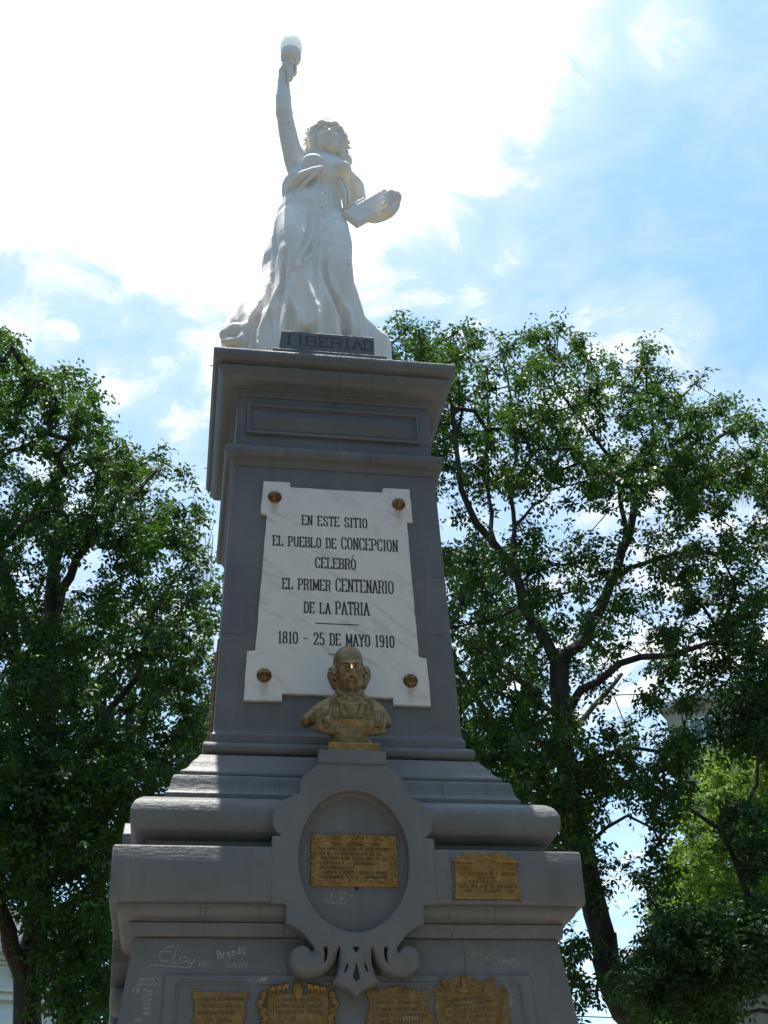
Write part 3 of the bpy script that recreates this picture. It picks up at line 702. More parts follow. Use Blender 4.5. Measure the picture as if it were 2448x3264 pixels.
def scratch(m, text, x0, x1, z0, h, f, off, rad, rot=0.0, seed=1, jit=.04):
    rnd = random.Random(seed); slots, s = layout(text, 0, x1-x0); ca, sa = math.cos(R(rot)), math.sin(R(rot))
    for c, a, b in slots:
        if c == ' ': continue
        for st in GL[c]:
            P = []
            for u, v in st:
                X = a+(b-a)*(u+rnd.uniform(-jit, jit)); Z = h*(v+rnd.uniform(-jit, jit)); P.append(f(x0+X*ca-Z*sa, z0+X*sa+Z*ca, off))
            m.tube(P, rad, 5, cap=False)
# LIBERTAD on the name block: worn, some strokes nearly gone
nf = lambda x, z, off: (x, -(.757+off), z)
slots = [('L', -.335, -.270), ('I', -.255, -.220), ('B', -.200, -.130), ('E', -.110, -.050), ('R', -.030, .045), ('T', .060, .105), ('A', .120, .180), ('D', .195, .250)]
for c, a, b in slots:
    st = {'L': [[(.3, 0), (.3, 1)]], 'T': [[(.5, 0), (.5, 1)], [(.2, 1), (.8, 1)]]}.get(c)
    sv = GL[c]; 
    if st: GL[c] = st
    m = MB(); write(m, c, a, b, 7.035, 7.118, nf, .0016, .013, .0045); GL[c] = sv; m.build('letter', MAT['faded black lettering'], ped)

# ================================================================== MARBLE TABLET
tab = empty('inscription_tablet', (0, -.69, 4.45), 'white marble tablet with eared corners and black inscription on the pedestal shaft', 'plaque')
outline = [(-.538, 4.455), (-.323, 4.457), (-.324, 4.503), (.307, 4.500), (.308, 4.457), (.524, 4.457), (.517, 4.760), (.471, 4.768), (.446, 5.718), (.484, 5.721), (.475, 5.971), (.300, 5.968), (.298, 5.932),
           (-.288, 5.932), (-.288, 5.969), (-.456, 5.967), (-.470, 5.721), (-.431, 5.715), (-.481, 4.769), (-.528, 4.762)]
rnd = random.Random(7); rough = []
for i, a in enumerate(outline):
    b = outline[(i+1) % len(outline)]; L = math.dist(a, b); n = max(1, int(L/.05))
    for k in range(n): j = .0016 if k else 0; rough.append((a[0]+(b[0]-a[0])*k/n+rnd.uniform(-j, j), a[1]+(b[1]-a[1])*k/n+rnd.uniform(-j, j)))
m = MB(); m.prism(rough, front, -.01, .022); m.build('slab', MAT['veined marble'], tab, bevel=.003, seg=1)
INK = MAT['black inlay']
def capmask(words): 
    out = []
    for w, big in words: out += [big]*len(w)+[False]
    return ' '.join(w for w, _ in words), out[:-1]
for words, x0, x1, zb, zt, sl_ in (([('EN', 0), ('ESTE', 0), ('SITIO', 0)], -.212, .190, 5.652, 5.722, .000), ([('EL', 0), ('PUEBLO', 0), ('DE', 0), ('CONCEPCION', 1)], -.389, .376, 5.490, 5.560, 0.0),
                                   ([('CELEBRO', 0)], -.131, .112, 5.345, 5.418, 0), ([('EL', 0), ('PRIMER', 0), ('CENTENARIO', 1)], -.328, .337, 5.187, 5.260, 0),
                                   ([('DE', 0), ('LA', 0), ('PATRIA', 1)], -.199, .184, 5.030, 5.102, 0), ([('1810', 0), ('-', 0), ('25', 0), ('DE', 0), ('MAYO', 0), ('1910', 0)], -.348, .327, 4.822, 4.898, 0)):
    tx, cm = capmask(words); letters('letter', INK, tab, tx, x0, x1, zb, zt, front, .0232, .0088, .0048, True, cm, .18)
    if tx == 'CELEBRO': m = MB(); m.prism([(.088, 5.428), (.094, 5.426), (.104, 5.446), (.098, 5.447)], front, -.001, .0232); m.build('accent', INK, tab)
m = MB(); m.prism([(-.135, 4.959), (.121, 4.959), (.121, 4.965), (-.135, 4.965)], front, -.001, .0232); m.build('rule', INK, tab)
m = MB(); m.prism([(-.061, 4.760), (.062, 4.760), (.062, 4.764), (-.061, 4.764)], front, -.001, .0232); m.build('rule', INK, tab)
ros = MB(); ros.lathe([(.042, 0), (.043, .006), (.038, .014), (.033, .017), (.031, .017), (.027, .022), (.020, .025), (.017, .025), (.014, .031), (.008, .036), (.001, .037)], (0, 0, 0), (0, -1, 0), 28)
r0 = ros.build('rosette', MAT['bronze rosette'], tab, smooth=50); rme = r0.data; COL.objects.unlink(r0); bpy.data.objects.remove(r0)
for x, z in ((-.384, 5.846), (.398, 5.846), (-.427, 4.610), (.413, 4.610)):
    o = link('rosette', rme, None, tab); o.location = (x, -(sw(z)+.021), z)

# ================================================================== GILT PLAQUES
def plq(name, label, loc): return empty(name, loc, label, 'plaque', None)
def fix(o, par): return o
GO, GD, RL = MAT['gilding'], MAT['dull gilding'], MAT['dark relief lettering']
def leafy(m, f, cx, cz, n, r, off, rnd, s=.02):
    """small curled acanthus blobs"""
    for i in range(n):
        a = rnd.uniform(0, 6.283); rr = r*math.sqrt(rnd.random()); x = cx+rr*math.cos(a); z = cz+rr*math.sin(a); d = rnd.uniform(0, 6.283); l = s*rnd.uniform(.6, 1.2)
        m.tube([f(x-l*.5*math.cos(d), z-l*.5*math.sin(d), off), f(x, z, off+l*.18), f(x+l*.5*math.cos(d), z+l*.5*math.sin(d), off)], [l*.12, l*.24, l*.05], 6)
# 1. in the oval
f1 = flat(1.092); p1 = plq('commemorative_plaque', 'gilded plaque with a floral border and raised text inside the oval cartouche', (0.01, -1.1, 3.31)); rnd = random.Random(11)
m = MB(); m.prism([(-.203, 3.317), (.224, 3.314), (.226, 3.565), (-.201, 3.571)], f1, -.004, .014); m.build('plate', GO, p1, bevel=.003)
m = MB(); X0, X1, Z0, Z1 = -.199, .221, 3.320, 3.565
for i in range(210):
    t = rnd.random()*2*(X1-X0+Z1-Z0); w = .030
    if t < X1-X0: x, z = X0+t, Z0+rnd.uniform(0, w)
    elif t < 2*(X1-X0): x, z = X0+t-(X1-X0), Z1-rnd.uniform(0, w)
    elif t < 2*(X1-X0)+Z1-Z0: x, z = X0+rnd.uniform(0, w), Z0+t-2*(X1-X0)
    else: x, z = X1-rnd.uniform(0, w), Z0+t-2*(X1-X0)-(Z1-Z0)
    leafy(m, f1, x, z, 1, .001, .0142, rnd, .026)
m.build('floral_border', GO, p1, smooth=60)['kind'] = 'stuff'
m = MB()
for a, b in (((-.163, 3.349), (.187, 3.347)), ((.187, 3.347), (.188, 3.533)), ((.188, 3.533), (-.162, 3.537)), ((-.162, 3.537), (-.163, 3.349))): m.tube([f1(*a, .014), f1(*b, .014)], .0022, 6)
m.build('inner_rim', GO, p1)
ln = ['1900   OCTUBRE   1950', 'LA MUNICIPALIDAD DE CONCEPCION', "EN EL 50 ANIVERSARIO DE SU", 'CREACION Y EN PLENO USO DE LA', 'LIBERTAD Y LA DEMOCRACIA', 'RECONQUISTADA', 'ALBERTO A PEREZ - ELENA A GOMEZ', 'PRESIDENTE H C M - INTENDENTE']
xs = [(-.10, .135), (-.156, .183), (-.156, .145), (-.156, .170), (-.156, .130), (-.156, .01), (-.148, .172), (-.152, .172)]
for i, (t_, (a, b)) in enumerate(zip(ln, xs)):
    z = 3.514-i*.0232; m = MB(); write(m, t_, a, b, z, z+.0135, f1, .0165, .0032, .0022, False); m.build('text_line', RL, p1)['kind'] = 'stuff'
m = MB(); m.lathe([(.007, 0), (.006, .012), (.001, .016)], f1(.022, 3.306, 0), (0, -1, 0), 10); m.build('fixing_stud', MAT['rusty iron'], p1)
# 2. with a pediment, right of the cartouche
f2 = flat(1.153); p2 = plq('commemorative_plaque', 'gilded plaque with a shallow pediment on the right of the wide grey ledge', (0.655, -1.16, 3.243)); rnd = random.Random(3)
m = MB(); m.prism([(.493, 3.243), (.825, 3.243), (.825, 3.268), (.819, 3.274), (.812, 3.42), (.800, 3.452), (.770, 3.455), (.769, 3.472), (.545, 3.472), (.544, 3.455), (.505, 3.452), (.500, 3.42), (.497, 3.274), (.490, 3.268)], f2, -.003, .010); m.build('plate', GO, p2, bevel=.002)
m = MB(); m.prism([(.489, 3.243), (.827, 3.243), (.827, 3.262), (.820, 3.271), (.496, 3.271), (.489, 3.262)], f2, -.003, .016); m.build('sill', GO, p2, bevel=.003)
m = MB(); m.prism([(.490, 3.420), (.592, 3.420), (.658, 3.441), (.730, 3.420), (.826, 3.420), (.826, 3.432), (.734, 3.433), (.658, 3.455), (.588, 3.433), (.490, 3.433)], f2, -.003, .022); m.build('pediment', GO, p2, bevel=.002)
m = MB(); m.prism([(.500, 3.387), (.816, 3.387), (.816, 3.391), (.500, 3.391)], f2, -.003, .014)
for a in (.504, .742): m.prism([(a, 3.394), (a+.07, 3.394), (a+.07, 3.414), (a, 3.414)], f2, -.003, .013); m.prism([(a+.01, 3.397), (a+.06, 3.397), (a+.035, 3.408)], f2, .0, .018)
m.build('frieze', GO, p2)
for t_, a, b, z, h in (('SOC. ESPANOLA DE S. MUTUOS', .520, .800, 3.358, .017), ('CONCEPCION', .612, .700, 3.344, .006), ('H O M E N A J E   A L', .568, .745, 3.322, .013), ('GRAL. DON JOSE DE SAN MARTIN', .515, .808, 3.297, .016), ('1850 - 17 DE AGOSTO - 1950', .540, .790, 3.278, .012)):
    m = MB(); write(m, t_, a, b, z, z+h, f2, .0112, .0026, .0018, False); m.build('text_line', RL, p2)['kind'] = 'stuff'
# bottom row, cut by the edge of the photograph
D0 = .012
fd = lambda x, z, off: dfront(x, z, D0+off)
p3 = plq('commemorative_plaque', 'plain gilded plaque with notched corners, leftmost in the bottom row', (-.61, -1.1, 2.45))
m = MB(); m.prism([(-.745, 2.46), (-.49, 2.46), (-.486, 2.50), (-.505, 2.52), (-.508, 2.71), (-.507, 2.715), (-.499, 2.728), (-.500, 2.795), (-.488, 2.806), (-.487, 2.842), (-.516, 2.840), (-.530, 2.831), (-.698, 2.835), (-.708, 2.843), (-.742, 2.846), (-.744, 2.806), (-.732, 2.795), (-.733, 2.728), (-.742, 2.715), (-.744, 2.52), (-.752, 2.50)], fd, -.003, .011); m.build('plate', GD, p3, bevel=.003)
for t_, a, b, z in (('La Policia de Concepcion', -.720, -.508, 2.797), ('a su pueblo que la', -.716, -.530, 2.766), ('acompana siempre', -.716, -.545, 2.735), ('en su dia', -.665, -.56, 2.700), ('1974', -.64, -.58, 2.665)):
    m = MB(); write(m, t_.upper(), a, b, z, z+.014, fd, .0122, .0028, .0018, False); m.build('text_line', RL, p3)['kind'] = 'stuff'
m = MB(); q = [(-.728, 2.48), (-.728, 2.79), (-.737, 2.81), (-.737, 2.838)]
for qq in (q, [(-1.232-x, z) for x, z in q]): m.tube([fd(x, z, .011) for x, z in qq], .0018, 5)
m.build('edge_bead', GD, p3)['kind'] = 'stuff'
p4 = plq('commemorative_plaque', 'gilded plaque wreathed in raised leaves with an oval shield on top, left of the tail', (-.26, -1.1, 2.45)); rnd = random.Random(8)
m = MB(); m.prism([(-.405, 2.46), (-.115, 2.46), (-.112, 2.70), (-.118, 2.80), (-.114, 2.858), (-.150, 2.857), (-.175, 2.838), (-.205, 2.828), (-.315, 2.828), (-.345, 2.838), (-.368, 2.862), (-.403, 2.864), (-.402, 2.80), (-.410, 2.70)], fd, -.003, .010); m.build('plate', GD, p4, bevel=.003)
for s in (-1, 1):
    for i in range(9):
        m = MB()
        z = 2.815-i*.036; x = -.26+s*(.150+.012*math.sin(i*1.7))
        for k in range(5):
            a = R(90-s*(20+34*k)); l = .033
            m.tube([fd(x, z, .010), fd(x+l*.6*math.cos(a), z+l*.6*math.sin(a), .020), fd(x+l*math.cos(a), z+l*math.sin(a), .012)], [.005, .0085, .001], 6)
        m.build('leaf_sprig', GD, p4, smooth=60)
    for i in range(3):
        m = MB(); x = -.26+s*(.052+.03*i); z = 2.848-.006*i
        for k in range(5):
            a = R(90-s*(-10+32*k)); l = .030
            m.tube([fd(x, z, .009), fd(x+l*.6*math.cos(a), z+l*.6*math.sin(a), .020), fd(x+l*math.cos(a), z+l*math.sin(a), .010)], [.005, .008, .001], 6)
        m.build('leaf_sprig', GD, p4, smooth=60)
m = MB(); c = fd(-.26, 2.842, .012)
vs = []; n = 20
for i in range(7):
    a = R(90*i/6); 
    for k in range(n): vs.append((c[0]+.026*math.cos(a)*math.cos(2*math.pi*k/n), c[1]-.016*math.sin(a), c[2]+(.044*math.sin(2*math.pi*k/n))*math.cos(a)))
m.add(vs, [(i*n+k, i*n+(k+1) % n, (i+1)*n+(k+1) % n, (i+1)*n+k) for i in range(6) for k in range(n)]); m.build('oval_shield', GD, p4, smooth=70)
m = MB()
for s in (-1, 1): m.tube([fd(-.26+s*.112, 2.48, .010), fd(-.26+s*.112, 2.815, .010)], .0016, 5)
m.build('edge_bead', GD, p4)['kind'] = 'stuff'
for t_, a, b, z in (('EL DISTRITO MILITAR DE', -.362, -.155, 2.790), ('LA PROVINCIA AL GRAN DE', -.362, -.155, 2.764), ('CAPITAN DE LOS PUEBLOS', -.362, -.155, 2.738), ('DE LA PAZ', -.36, -.27, 2.712)):
    m = MB(); write(m, t_, a, b, z, z+.014, fd, .0108, .0030, .0018, False); m.build('text_line', RL, p4)['kind'] = 'stuff'
p5 = plq('commemorative_plaque', 'gilded plaque with a scrolled frame dated 1900 and 1975, just right of the tail', (.21, -1.1, 2.45)); rnd = random.Random(9)
sh = [(.068, 2.46), (.352, 2.46), (.366, 2.50), (.350, 2.53), (.366, 2.62), (.372, 2.70), (.358, 2.735), (.351, 2.755), (.347, 2.79), (.362, 2.812), (.360, 2.845), (.330, 2.843), (.312, 2.833), (.290, 2.846), (.250, 2.848), (.225, 2.862), (.205, 2.866), (.188, 2.858), (.150, 2.850), (.118, 2.838), (.100, 2.850), (.058, 2.854), (.058, 2.820), (.072, 2.798), (.070, 2.755), (.062, 2.735), (.050, 2.70), (.055, 2.62), (.066, 2.53), (.052, 2.50)]
m = MB(); m.prism(sh, fd, -.003, .010); m.build('plate', GD, p5, bevel=.003)
m = MB()
m.tube([fd(.088, 2.48, .010), fd(.088, 2.795, .010), fd(.10, 2.812, .010), fd(.325, 2.806, .010), fd(.336, 2.79, .010), fd(.336, 2.48, .010)], .0022, 5)
for cx, cz, r, a0, a1 in ((.205, 2.842, .012, -60, 280), (.165, 2.838, .012, 200, -60), (.245, 2.836, .012, -20, 240), (.13, 2.832, .010, 180, 0), (.285, 2.830, .010, 180, 0), (.352, 2.72, .012, -90, 180), (.070, 2.72, .012, 270, 0), (.360, 2.69, .010, 0, 300), (.062, 2.69, .010, 180, 480)):
    m.tube([fd(cx+r*math.cos(R(a0+(a1-a0)*i/10)), cz+r*math.sin(R(a0+(a1-a0)*i/10)), .011) for i in range(11)], .003, 5)
m.build('scrollwork', GD, p5, smooth=60)
for t_, a, b, z in (('1900-31 DE OCTUBRE-1975', .105, .315, 2.778), ('EL PUEBLO, INSTITUCIONES Y', .105, .318, 2.748), ('FUERZAS VIVAS DE CONCEPCION', .100, .325, 2.722), ('EN EL 75 ANIVERSARIO', .115, .31, 2.694), ('DE SU FUNDACION', .13, .295, 2.668)):
    m = MB(); write(m, t_, a, b, z, z+.0145, fd, .0108, .0028, .0018, False); m.build('text_line', RL, p5)['kind'] = 'stuff'
p6 = plq('commemorative_plaque', 'gilded plaque with small portrait relief and curled corners, rightmost in the bottom row', (.56, -1.1, 2.45))
sh = [(.378, 2.46), (.738, 2.46), (.734, 2.70), (.738, 2.80), (.742, 2.835), (.730, 2.855), (.706, 2.858), (.692, 2.845), (.676, 2.866), (.650, 2.880), (.612, 2.884), (.590, 2.885), (.575, 2.905), (.545, 2.914), (.505, 2.912), (.480, 2.900), (.468, 2.884), (.440, 2.884), (.425, 2.862), (.405, 2.866), (.384, 2.858), (.378, 2.838), (.386, 2.815), (.384, 2.79), (.376, 2.76), (.380, 2.72), (.386, 2.70)]
m = MB(); m.prism(sh, fd, -.003, .010); m.build('plate', GD, p6, bevel=.003)
F = Field((.47, -1.13, 2.82), (.60, -1.02, 2.925), .0024); yy = dfront(0, 2.87, D0+.010)[1]
F.ell((.527, yy, 2.880), (.017, .018, .022), .006); F.ell((.527, yy+.002, 2.890), (.019, .012, .018), .004); F.path([(.527, yy, 2.868), (.527, yy, 2.852)], .010, .006); F.ell((.527, yy+.004, 2.842), (.040, .016, .016), .006)
F.cone((.527, yy-.016, 2.884), (.527, yy-.020, 2.876), .003, .004, .004)
me = F.mesh('portrait_relief'); link('portrait_relief', me, GD, p6)
m = MB(); m.tube([fd(.484+.043*(1-math.cos(R(a))), 2.862-.028*math.sin(R(a)), .012) for a in range(0, 181, 15)], .006, 6)
for s, cx in ((-1, .45), (1, .625)):
    for i in range(7):
        x = cx+s*.004*i*(1 if s < 0 else 1.6); z = 2.835+.008*i
        for a in (60, 90, 120, 150, 30):
            l = .022; m.tube([fd(x, z, .009), fd(x+l*math.cos(R(a)), z+l*math.sin(R(a)), .016)], [.005, .0012], 5)
for i in range(16):
    x = .700-.002*i+.008*math.sin(i*.7); z = 2.81-i*.017
    for a in (40, 140, 90): l = .020; m.tube([fd(x, z, .009), fd(x+l*math.cos(R(a)), z+l*math.sin(R(a)), .013)], [.004, .001], 5)
m.build('laurel_relief', GD, p6, smooth=60)['kind'] = 'stuff'
m = MB()
for cx, cz in ((.404, 2.842), (.716, 2.836)):
    m.tube([fd(cx+(.017-.0011*i)*math.cos(R(40*i)), cz+(.017-.0011*i)*math.sin(R(40*i)), .012) for i in range(14)], .0035, 6)
m.tube([fd(.398+.020*math.cos(R(a)), 2.752+.032*math.sin(R(a)), .010) for a in range(0, 361, 24)], .0024, 6)
m.tube([fd(.392, 2.79, .011), fd(.44, 2.806, .013), (fd(.52, 2.810, .014)), fd(.60, 2.822, .013), fd(.66, 2.848, .011)], .004, 6)
m.build('curl', GD, p6, smooth=60)
for t_, a, b, z, h, sl2 in (('CENTRO EL ALBOROZO', .435, .640, 2.790, .016, .12), ('SOC. RECREATIVA CONCEPCION', .425, .660, 2.775, .008, .12), ('AL', .440, .458, 2.738, .011, .05), ('GRAN CAPITAN', .468, .655, 2.738, .024, .05), ('1850 17 DE AGOSTO 1950', .42, .66, 2.716, .009, .04), ('CONCEPCION', .45, .63, 2.69, .012, .0)):
    m = MB(); write(m, t_, a, b, z, z+h, fd, .0108, .0030, .0018, False, slope=sl2); m.build('text_line', RL, p6)['kind'] = 'stuff'
# gilt relief on the left face, seen edge-on
p7 = empty('commemorative_plaque', (-.70, .38, 4.4), 'gilded relief on the shadowed left face of the shaft, seen edge-on', 'plaque')
lf = lambda y, z, off: (-(sw(z)+off), y, z)
m = MB(); pts = [(.02, 4.32), (.60, 4.32), (.61, 4.7), (.60, 4.85), (.61, 5.10), (.60, 5.22), (.45, 5.25), (.35, 5.31), (.25, 5.25), (.05, 5.22), (.03, 4.9)]
m.prism(pts, lambda a, b, o: lf(a, b, o), -.003, .012); m.build('plate', GD, p7, bevel=.004)
m = MB(); rnd = random.Random(5)
for i in range(70): leafy(m, lf, rnd.uniform(.06, .57), rnd.uniform(4.36, 5.2), 1, .001, .011, rnd, .05)
m.build('relief', GD, p7, smooth=60)['kind'] = 'stuff'

# ------------------------------------------------------------------ scratched names
gz = MAT['chalk scratch']
def graf(name_seed, fn):
    m = MB(); fn(m); o = m.build('scratched_writing', gz, ped); return o
graf(0, lambda m: scratch(m, 'ALE', -.141, -.035, 3.232, .052, f1, .001, .0016, 2, 2, .03))
def eloy(m):
    P = [(-.842, 3.048), (-.868, 3.047), (-.900, 3.020), (-.905, 2.995), (-.892, 2.981), (-.862, 2.977)]; m.tube([dfront(x, z, .001) for x, z in P], .0017, 5)
    m.tube([dfront(x, z, .001) for x, z in [(-.890, 3.022), (-.850, 3.022)]], .0017, 5)
    m.tube([dfront(x, z, .001) for x, z in [(-.820, 3.055), (-.836, 3.00), (-.842, 2.982), (-.828, 2.968), (-.806, 2.970)]], .0017, 5)
    m.tube([dfront(-.790+.017*math.cos(R(a)), 2.987+.013*math.sin(R(a)), .001) for a in range(0, 361, 30)], .0017, 5)
    m.tube([dfront(x, z, .001) for x, z in [(-.760, 2.995), (-.768, 2.975), (-.752, 2.968), (-.735, 2.990)]], .0017, 5); m.tube([dfront(x, z, .001) for x, z in [(-.735, 2.990), (-.752, 2.968), (-.757, 2.947)]], .0017, 5)
    m.tube([dfront(x, z, .001) for x, z in [(-.945, 2.962), (-.86, 2.957), (-.757, 2.948)]], .0017, 5)
graf(1, eloy)
graf(2, lambda m: scratch(m, '+KM.', -.724, -.668, 2.956, .022, dfront, .001, .0014, -2, 3))
def br(m): scratch(m, 'Brenda!', -.632, -.490, 2.990, .040, dfront, .001, .0013, 12, 4); scratch(m, 'Brenda', -.628, -.502, 2.990, .036, dfront, .001, .0011, 12, 14)
graf(3, br)
graf(4, lambda m: scratch(m, 'SARAHY', -.592, -.495, 2.950, .021, dfront, .001, .0011, 0, 5))
graf(5, lambda m: (scratch(m, 'Brenda', -.478, -.398, 2.862, .030, fd, .001, .0013, 18, 6), scratch(m, 'Brenda', -.476, -.402, 2.863, .026, fd, .001, .0010, 18, 16)))
def lst(m):
    scratch(m, 'AGUANTE LA', -.985, -.885, 2.888, .014, dfront, .001, .0011, 1, 7); scratch(m, 'COMERCIAL', -.990, -.893, 2.868, .012, dfront, .001, .0010, 0, 8)
    scratch(m, 'F.B', -1.012, -.985, 2.838, .018, dfront, .001, .0014, -4, 9)
    for i, w in enumerate(('WILMA', 'CARO', 'ELENY', 'SARA', 'MARCE', 'JORGE')): scratch(m, w, -.968+.002*i, -.925, 2.842-.0205*i, .013, dfront, .001, .0010, -3, 20+i, .07)
    scratch(m, 'LUIS', -.992, -.958, 2.708, .014, dfront, .001, .0011, 3, 31)
graf(6, lst)
graf(7, lambda m: (scratch(m, 'MILA', .585, .665, 2.995, .038, dfront, .001, .0008, 24, 40, .08), scratch(m, 'RO', .665, .70, 2.978, .026, dfront, .001, .0008, 40, 41)))
graf(8, lambda m: (scratch(m, 'SARAH', .715, .795, 2.968, .025, dfront, .001, .0010, 8, 42, .06), scratch(m, 'FLAI', .768, .815, 2.952, .018, dfront, .001, .0010, 6, 43)))
graf(9, lambda m: [scratch(m, w, .735+.006*i, .775+.006*i, 2.845-.04*i, .022, fd, .001, .0009, 60, 50+i, .08) for i, w in enumerate(('ALE', 'EMI', 'JORGE'))])
graf(10, lambda m: scratch(m, 'JENNY', .84, .93, 2.80, .03, dfront, .001, .0007, 45, 61, .08))
graf(11, lambda m: scratch(m, 'PUTO', .225, .295, 2.700, .022, fd, .0125, .0011, 3, 62, .06))
graf(12, lambda m: scratch(m, 'M. VITA', .485, .555, 2.776, .009, fd, .0125, .0010, 4, 63, .06))
# ================================================================== STATUE
def A3(p): return np.array(p, float)
MS = MAT['white carved marble']
stat = empty('liberty_statue', (-.13, -.28, 6.93), 'white marble woman in a long gown raising a torch, atop the pedestal', 'statue')
def sx(u, v, Y): return at(680+.3978*u, 80+.3978*v, Y)      # upper part of the figure
def sg(u, v, Y): return at(660+.41*u, 600+.41*v, Y)         # gown
H = .0105
F = Field((-.86, -.80, 6.90), (.78, .30, 10.98), H)
AY = -.25
# the gown from hem to bust, sections read at the axis plane
rows = []
def sec(l, r, v, ry, cy=AY, g=sg, dv=0):
    a = g(l, v, cy); b = g(r, v, cy); z = (a[2]+b[2])/2; rows.append((z, (a[0]+b[0])/2, cy, (b[0]-a[0])/2, ry))
# skirt (without the trailing cape)
rows += [(6.90, -.10, -.27, .46, .40), (7.15, -.10, -.28, .42, .37)]
sec(395, 1232, 1110, .33, -.29); sec(420, 1205, 1000, .29, -.29); sec(455, 1165, 850, .25, -.28); sec(500, 1118, 700, .22, -.27)
sec(505, 1098, 560, .20, -.26); sec(500, 1095, 450, .20, -.25); sec(520, 1082, 330, .205, -.24); sec(535, 1066, 230, .20, -.23); sec(585, 1045, 130, .185, -.23)
sec(612, 1035, 40, .17, -.24)
sec(640, 1050, 1330, .165, -.26, sx); sec(650, 1070, 1230, .16, -.27, sx); sec(690, 1060, 1150, .135, -.26, sx)
sec(745, 1040, 1105, .10, -.24, sx)
def folds(th, z):
    t = np.clip((8.95-z)/1.9, 0, 1); amp = .004+.022*t**1.2
    a = th+.25*np.sin(z*1.7)
    w = np.sin(a*9+2.2*np.sin(z*1.1))+.6*np.sin(a*17-z*2.0+.7)+.35*np.sin(a*5+1.3)
    return amp*np.sign(w)*np.abs(w)**.8*.62
F.stack(rows, .0, folds)
# trailing cape at the back left
cap_ = []
for l, r, v, cy, ry in ((130, 640, 1180, -.15, .30), (150, 640, 1060, -.13, .26), (245, 640, 950, -.10, .22), (312, 660, 850, -.06, .19), (388, 680, 750, -.02, .17), (425, 700, 660, .0, .16), (430, 700, 560, .0, .16), (470, 720, 470, .0, .15), (505, 740, 400, -.02, .15), (530, 760, 290, -.06, .15)):
    a = sg(l, v, cy); b = sg(r, v, cy); cap_.append(((a[2]+b[2])/2, (a[0]+b[0])/2, cy, (b[0]-a[0])/2, ry))
cap_.append((6.90, -.43, -.18, .33, .36)); cap_.append((7.2, -.45, -.17, .31, .33))
F.stack(cap_, .03, lambda th, z: .014*np.clip((8.6-z)/1.2, .2, 1)*np.sin(th*11+z*1.5))
# train at the right
F.path([sg(1130, 960, -.22), sg(1175, 1050, -.20), sg(1280, 1165, -.20), sg(1330, 1250, -.20), (.35, -.22, 6.98)], [.06, .07, .085, .10, .12], .07)
F.ell((.16, -.16, 7.20), (.20, .22, .45), .08)
# legs pushing through the cloth
HL, KL, AL_ = sg(665, 260, -.34), sg(690, 560, -.49), sg(775, 1080, -.60)
HR, KR, AR = sg(985, 310, -.33), sg(1035, 590, -.52), sg(1085, 1120, -.53)
F.path([HL, (HL+KL)/2+A3((-.005, -.02, 0)), KL, (KL+AL_)/2, AL_], [.118, .122, .098, .088, .07], .05)
F.path([HR, (HR+KR)/2+A3((0, -.02, 0)), KR, (KR+AR)/2, AR], [.112, .112, .090, .080, .07], .05)
F.ell(sg(800, 120, -.35), (.14, .08, .13), .07)           # belly
def ridge(pts, rad, k=.022, g=sg, op='add'):
    F.path([g(*p) for p in pts], rad, k, op)
FOLDS = []
def fold(pts, amp, w, g=sg, yy=-.5):
    P = [g(u, v, yy) for u, v in pts]; P.sort(key=lambda p: p[2])
    FOLDS.append((np.array([p[2] for p in P]), np.array([p[0] for p in P]), np.linspace(amp[1], amp[0], len(P)) if hasattr(amp, '__len__') else np.full(len(P), amp), w))
for pts, amp, w in (([(850, 60), (840, 250), (800, 430), (735, 560), (690, 680)], (.008, .022), .016), ([(905, 60), (885, 260), (850, 430), (770, 590), (700, 720)], (.008, .024), .016), ([(780, 60), (770, 260), (745, 420), (700, 560)], (.006, .016), .014),
                    ([(1000, 180), (930, 240), (875, 340), (850, 500), (832, 650), (828, 800), (850, 1000), (865, 1120)], (.014, .045), .026), ([(905, 420), (880, 560), (880, 750), (930, 950), (1000, 1120)], (.016, .045), .026),
                    ([(935, 560), (930, 700), (965, 830), (1030, 950), (1090, 1060), (1105, 1130)], (.022, .045), .017), ([(1080, 640), (1098, 850), (1118, 1120)], (.010, .030), .02), ([(1110, 760), (1150, 960), (1190, 1120)], (.010, .035), .024),
                    ([(590, 500), (615, 700), (622, 850), (600, 1000), (575, 1130)], (.018, .050), .024), ([(700, 660), (655, 800), (640, 950), (690, 1110)], (.018, .040), .016), ([(720, 720), (780, 860), (820, 1000), (840, 1120)], (.010, .030), .022),
                    ([(860, 440), (836, 600), (832, 800), (845, 960)], (-.030, -.036), .012), ([(815, 100), (800, 300), (760, 460), (690, 640)], (-.010, -.026), .010), ([(875, 100), (862, 280), (820, 450), (735, 640)], (-.010, -.026), .010),
                    ([(602, 560), (596, 760), (575, 900), (548, 1100)], (-.024, -.036), .013), ([(905, 650), (925, 830), (995, 1000), (1060, 1110)], (-.026, -.040), .013), ([(660, 640), (630, 800), (615, 960), (640, 1110)], (-.018, -.03), .012),
                    ([(520, 620), (500, 780), (440, 940), (360, 1100)], (-.022, -.035), .016), ([(480, 640), (430, 780), (370, 900), (310, 1040), (280, 1150)], (.018, .045), .024), ([(560, 480), (575, 620), (550, 760), (470, 900), (400, 1100)], (.016, .040), .024), ([(420, 900), (330, 1080)], (-.02, -.03), .014),
                    ([(1000, 700), (1040, 900), (1060, 1110)], (-.010, -.025), .014), ([(760, 900), (765, 1110)], (-.012, -.03), .014), ([(905, 1000), (930, 1120)], (-.01, -.03), .012)):
    fold(pts, amp, w)
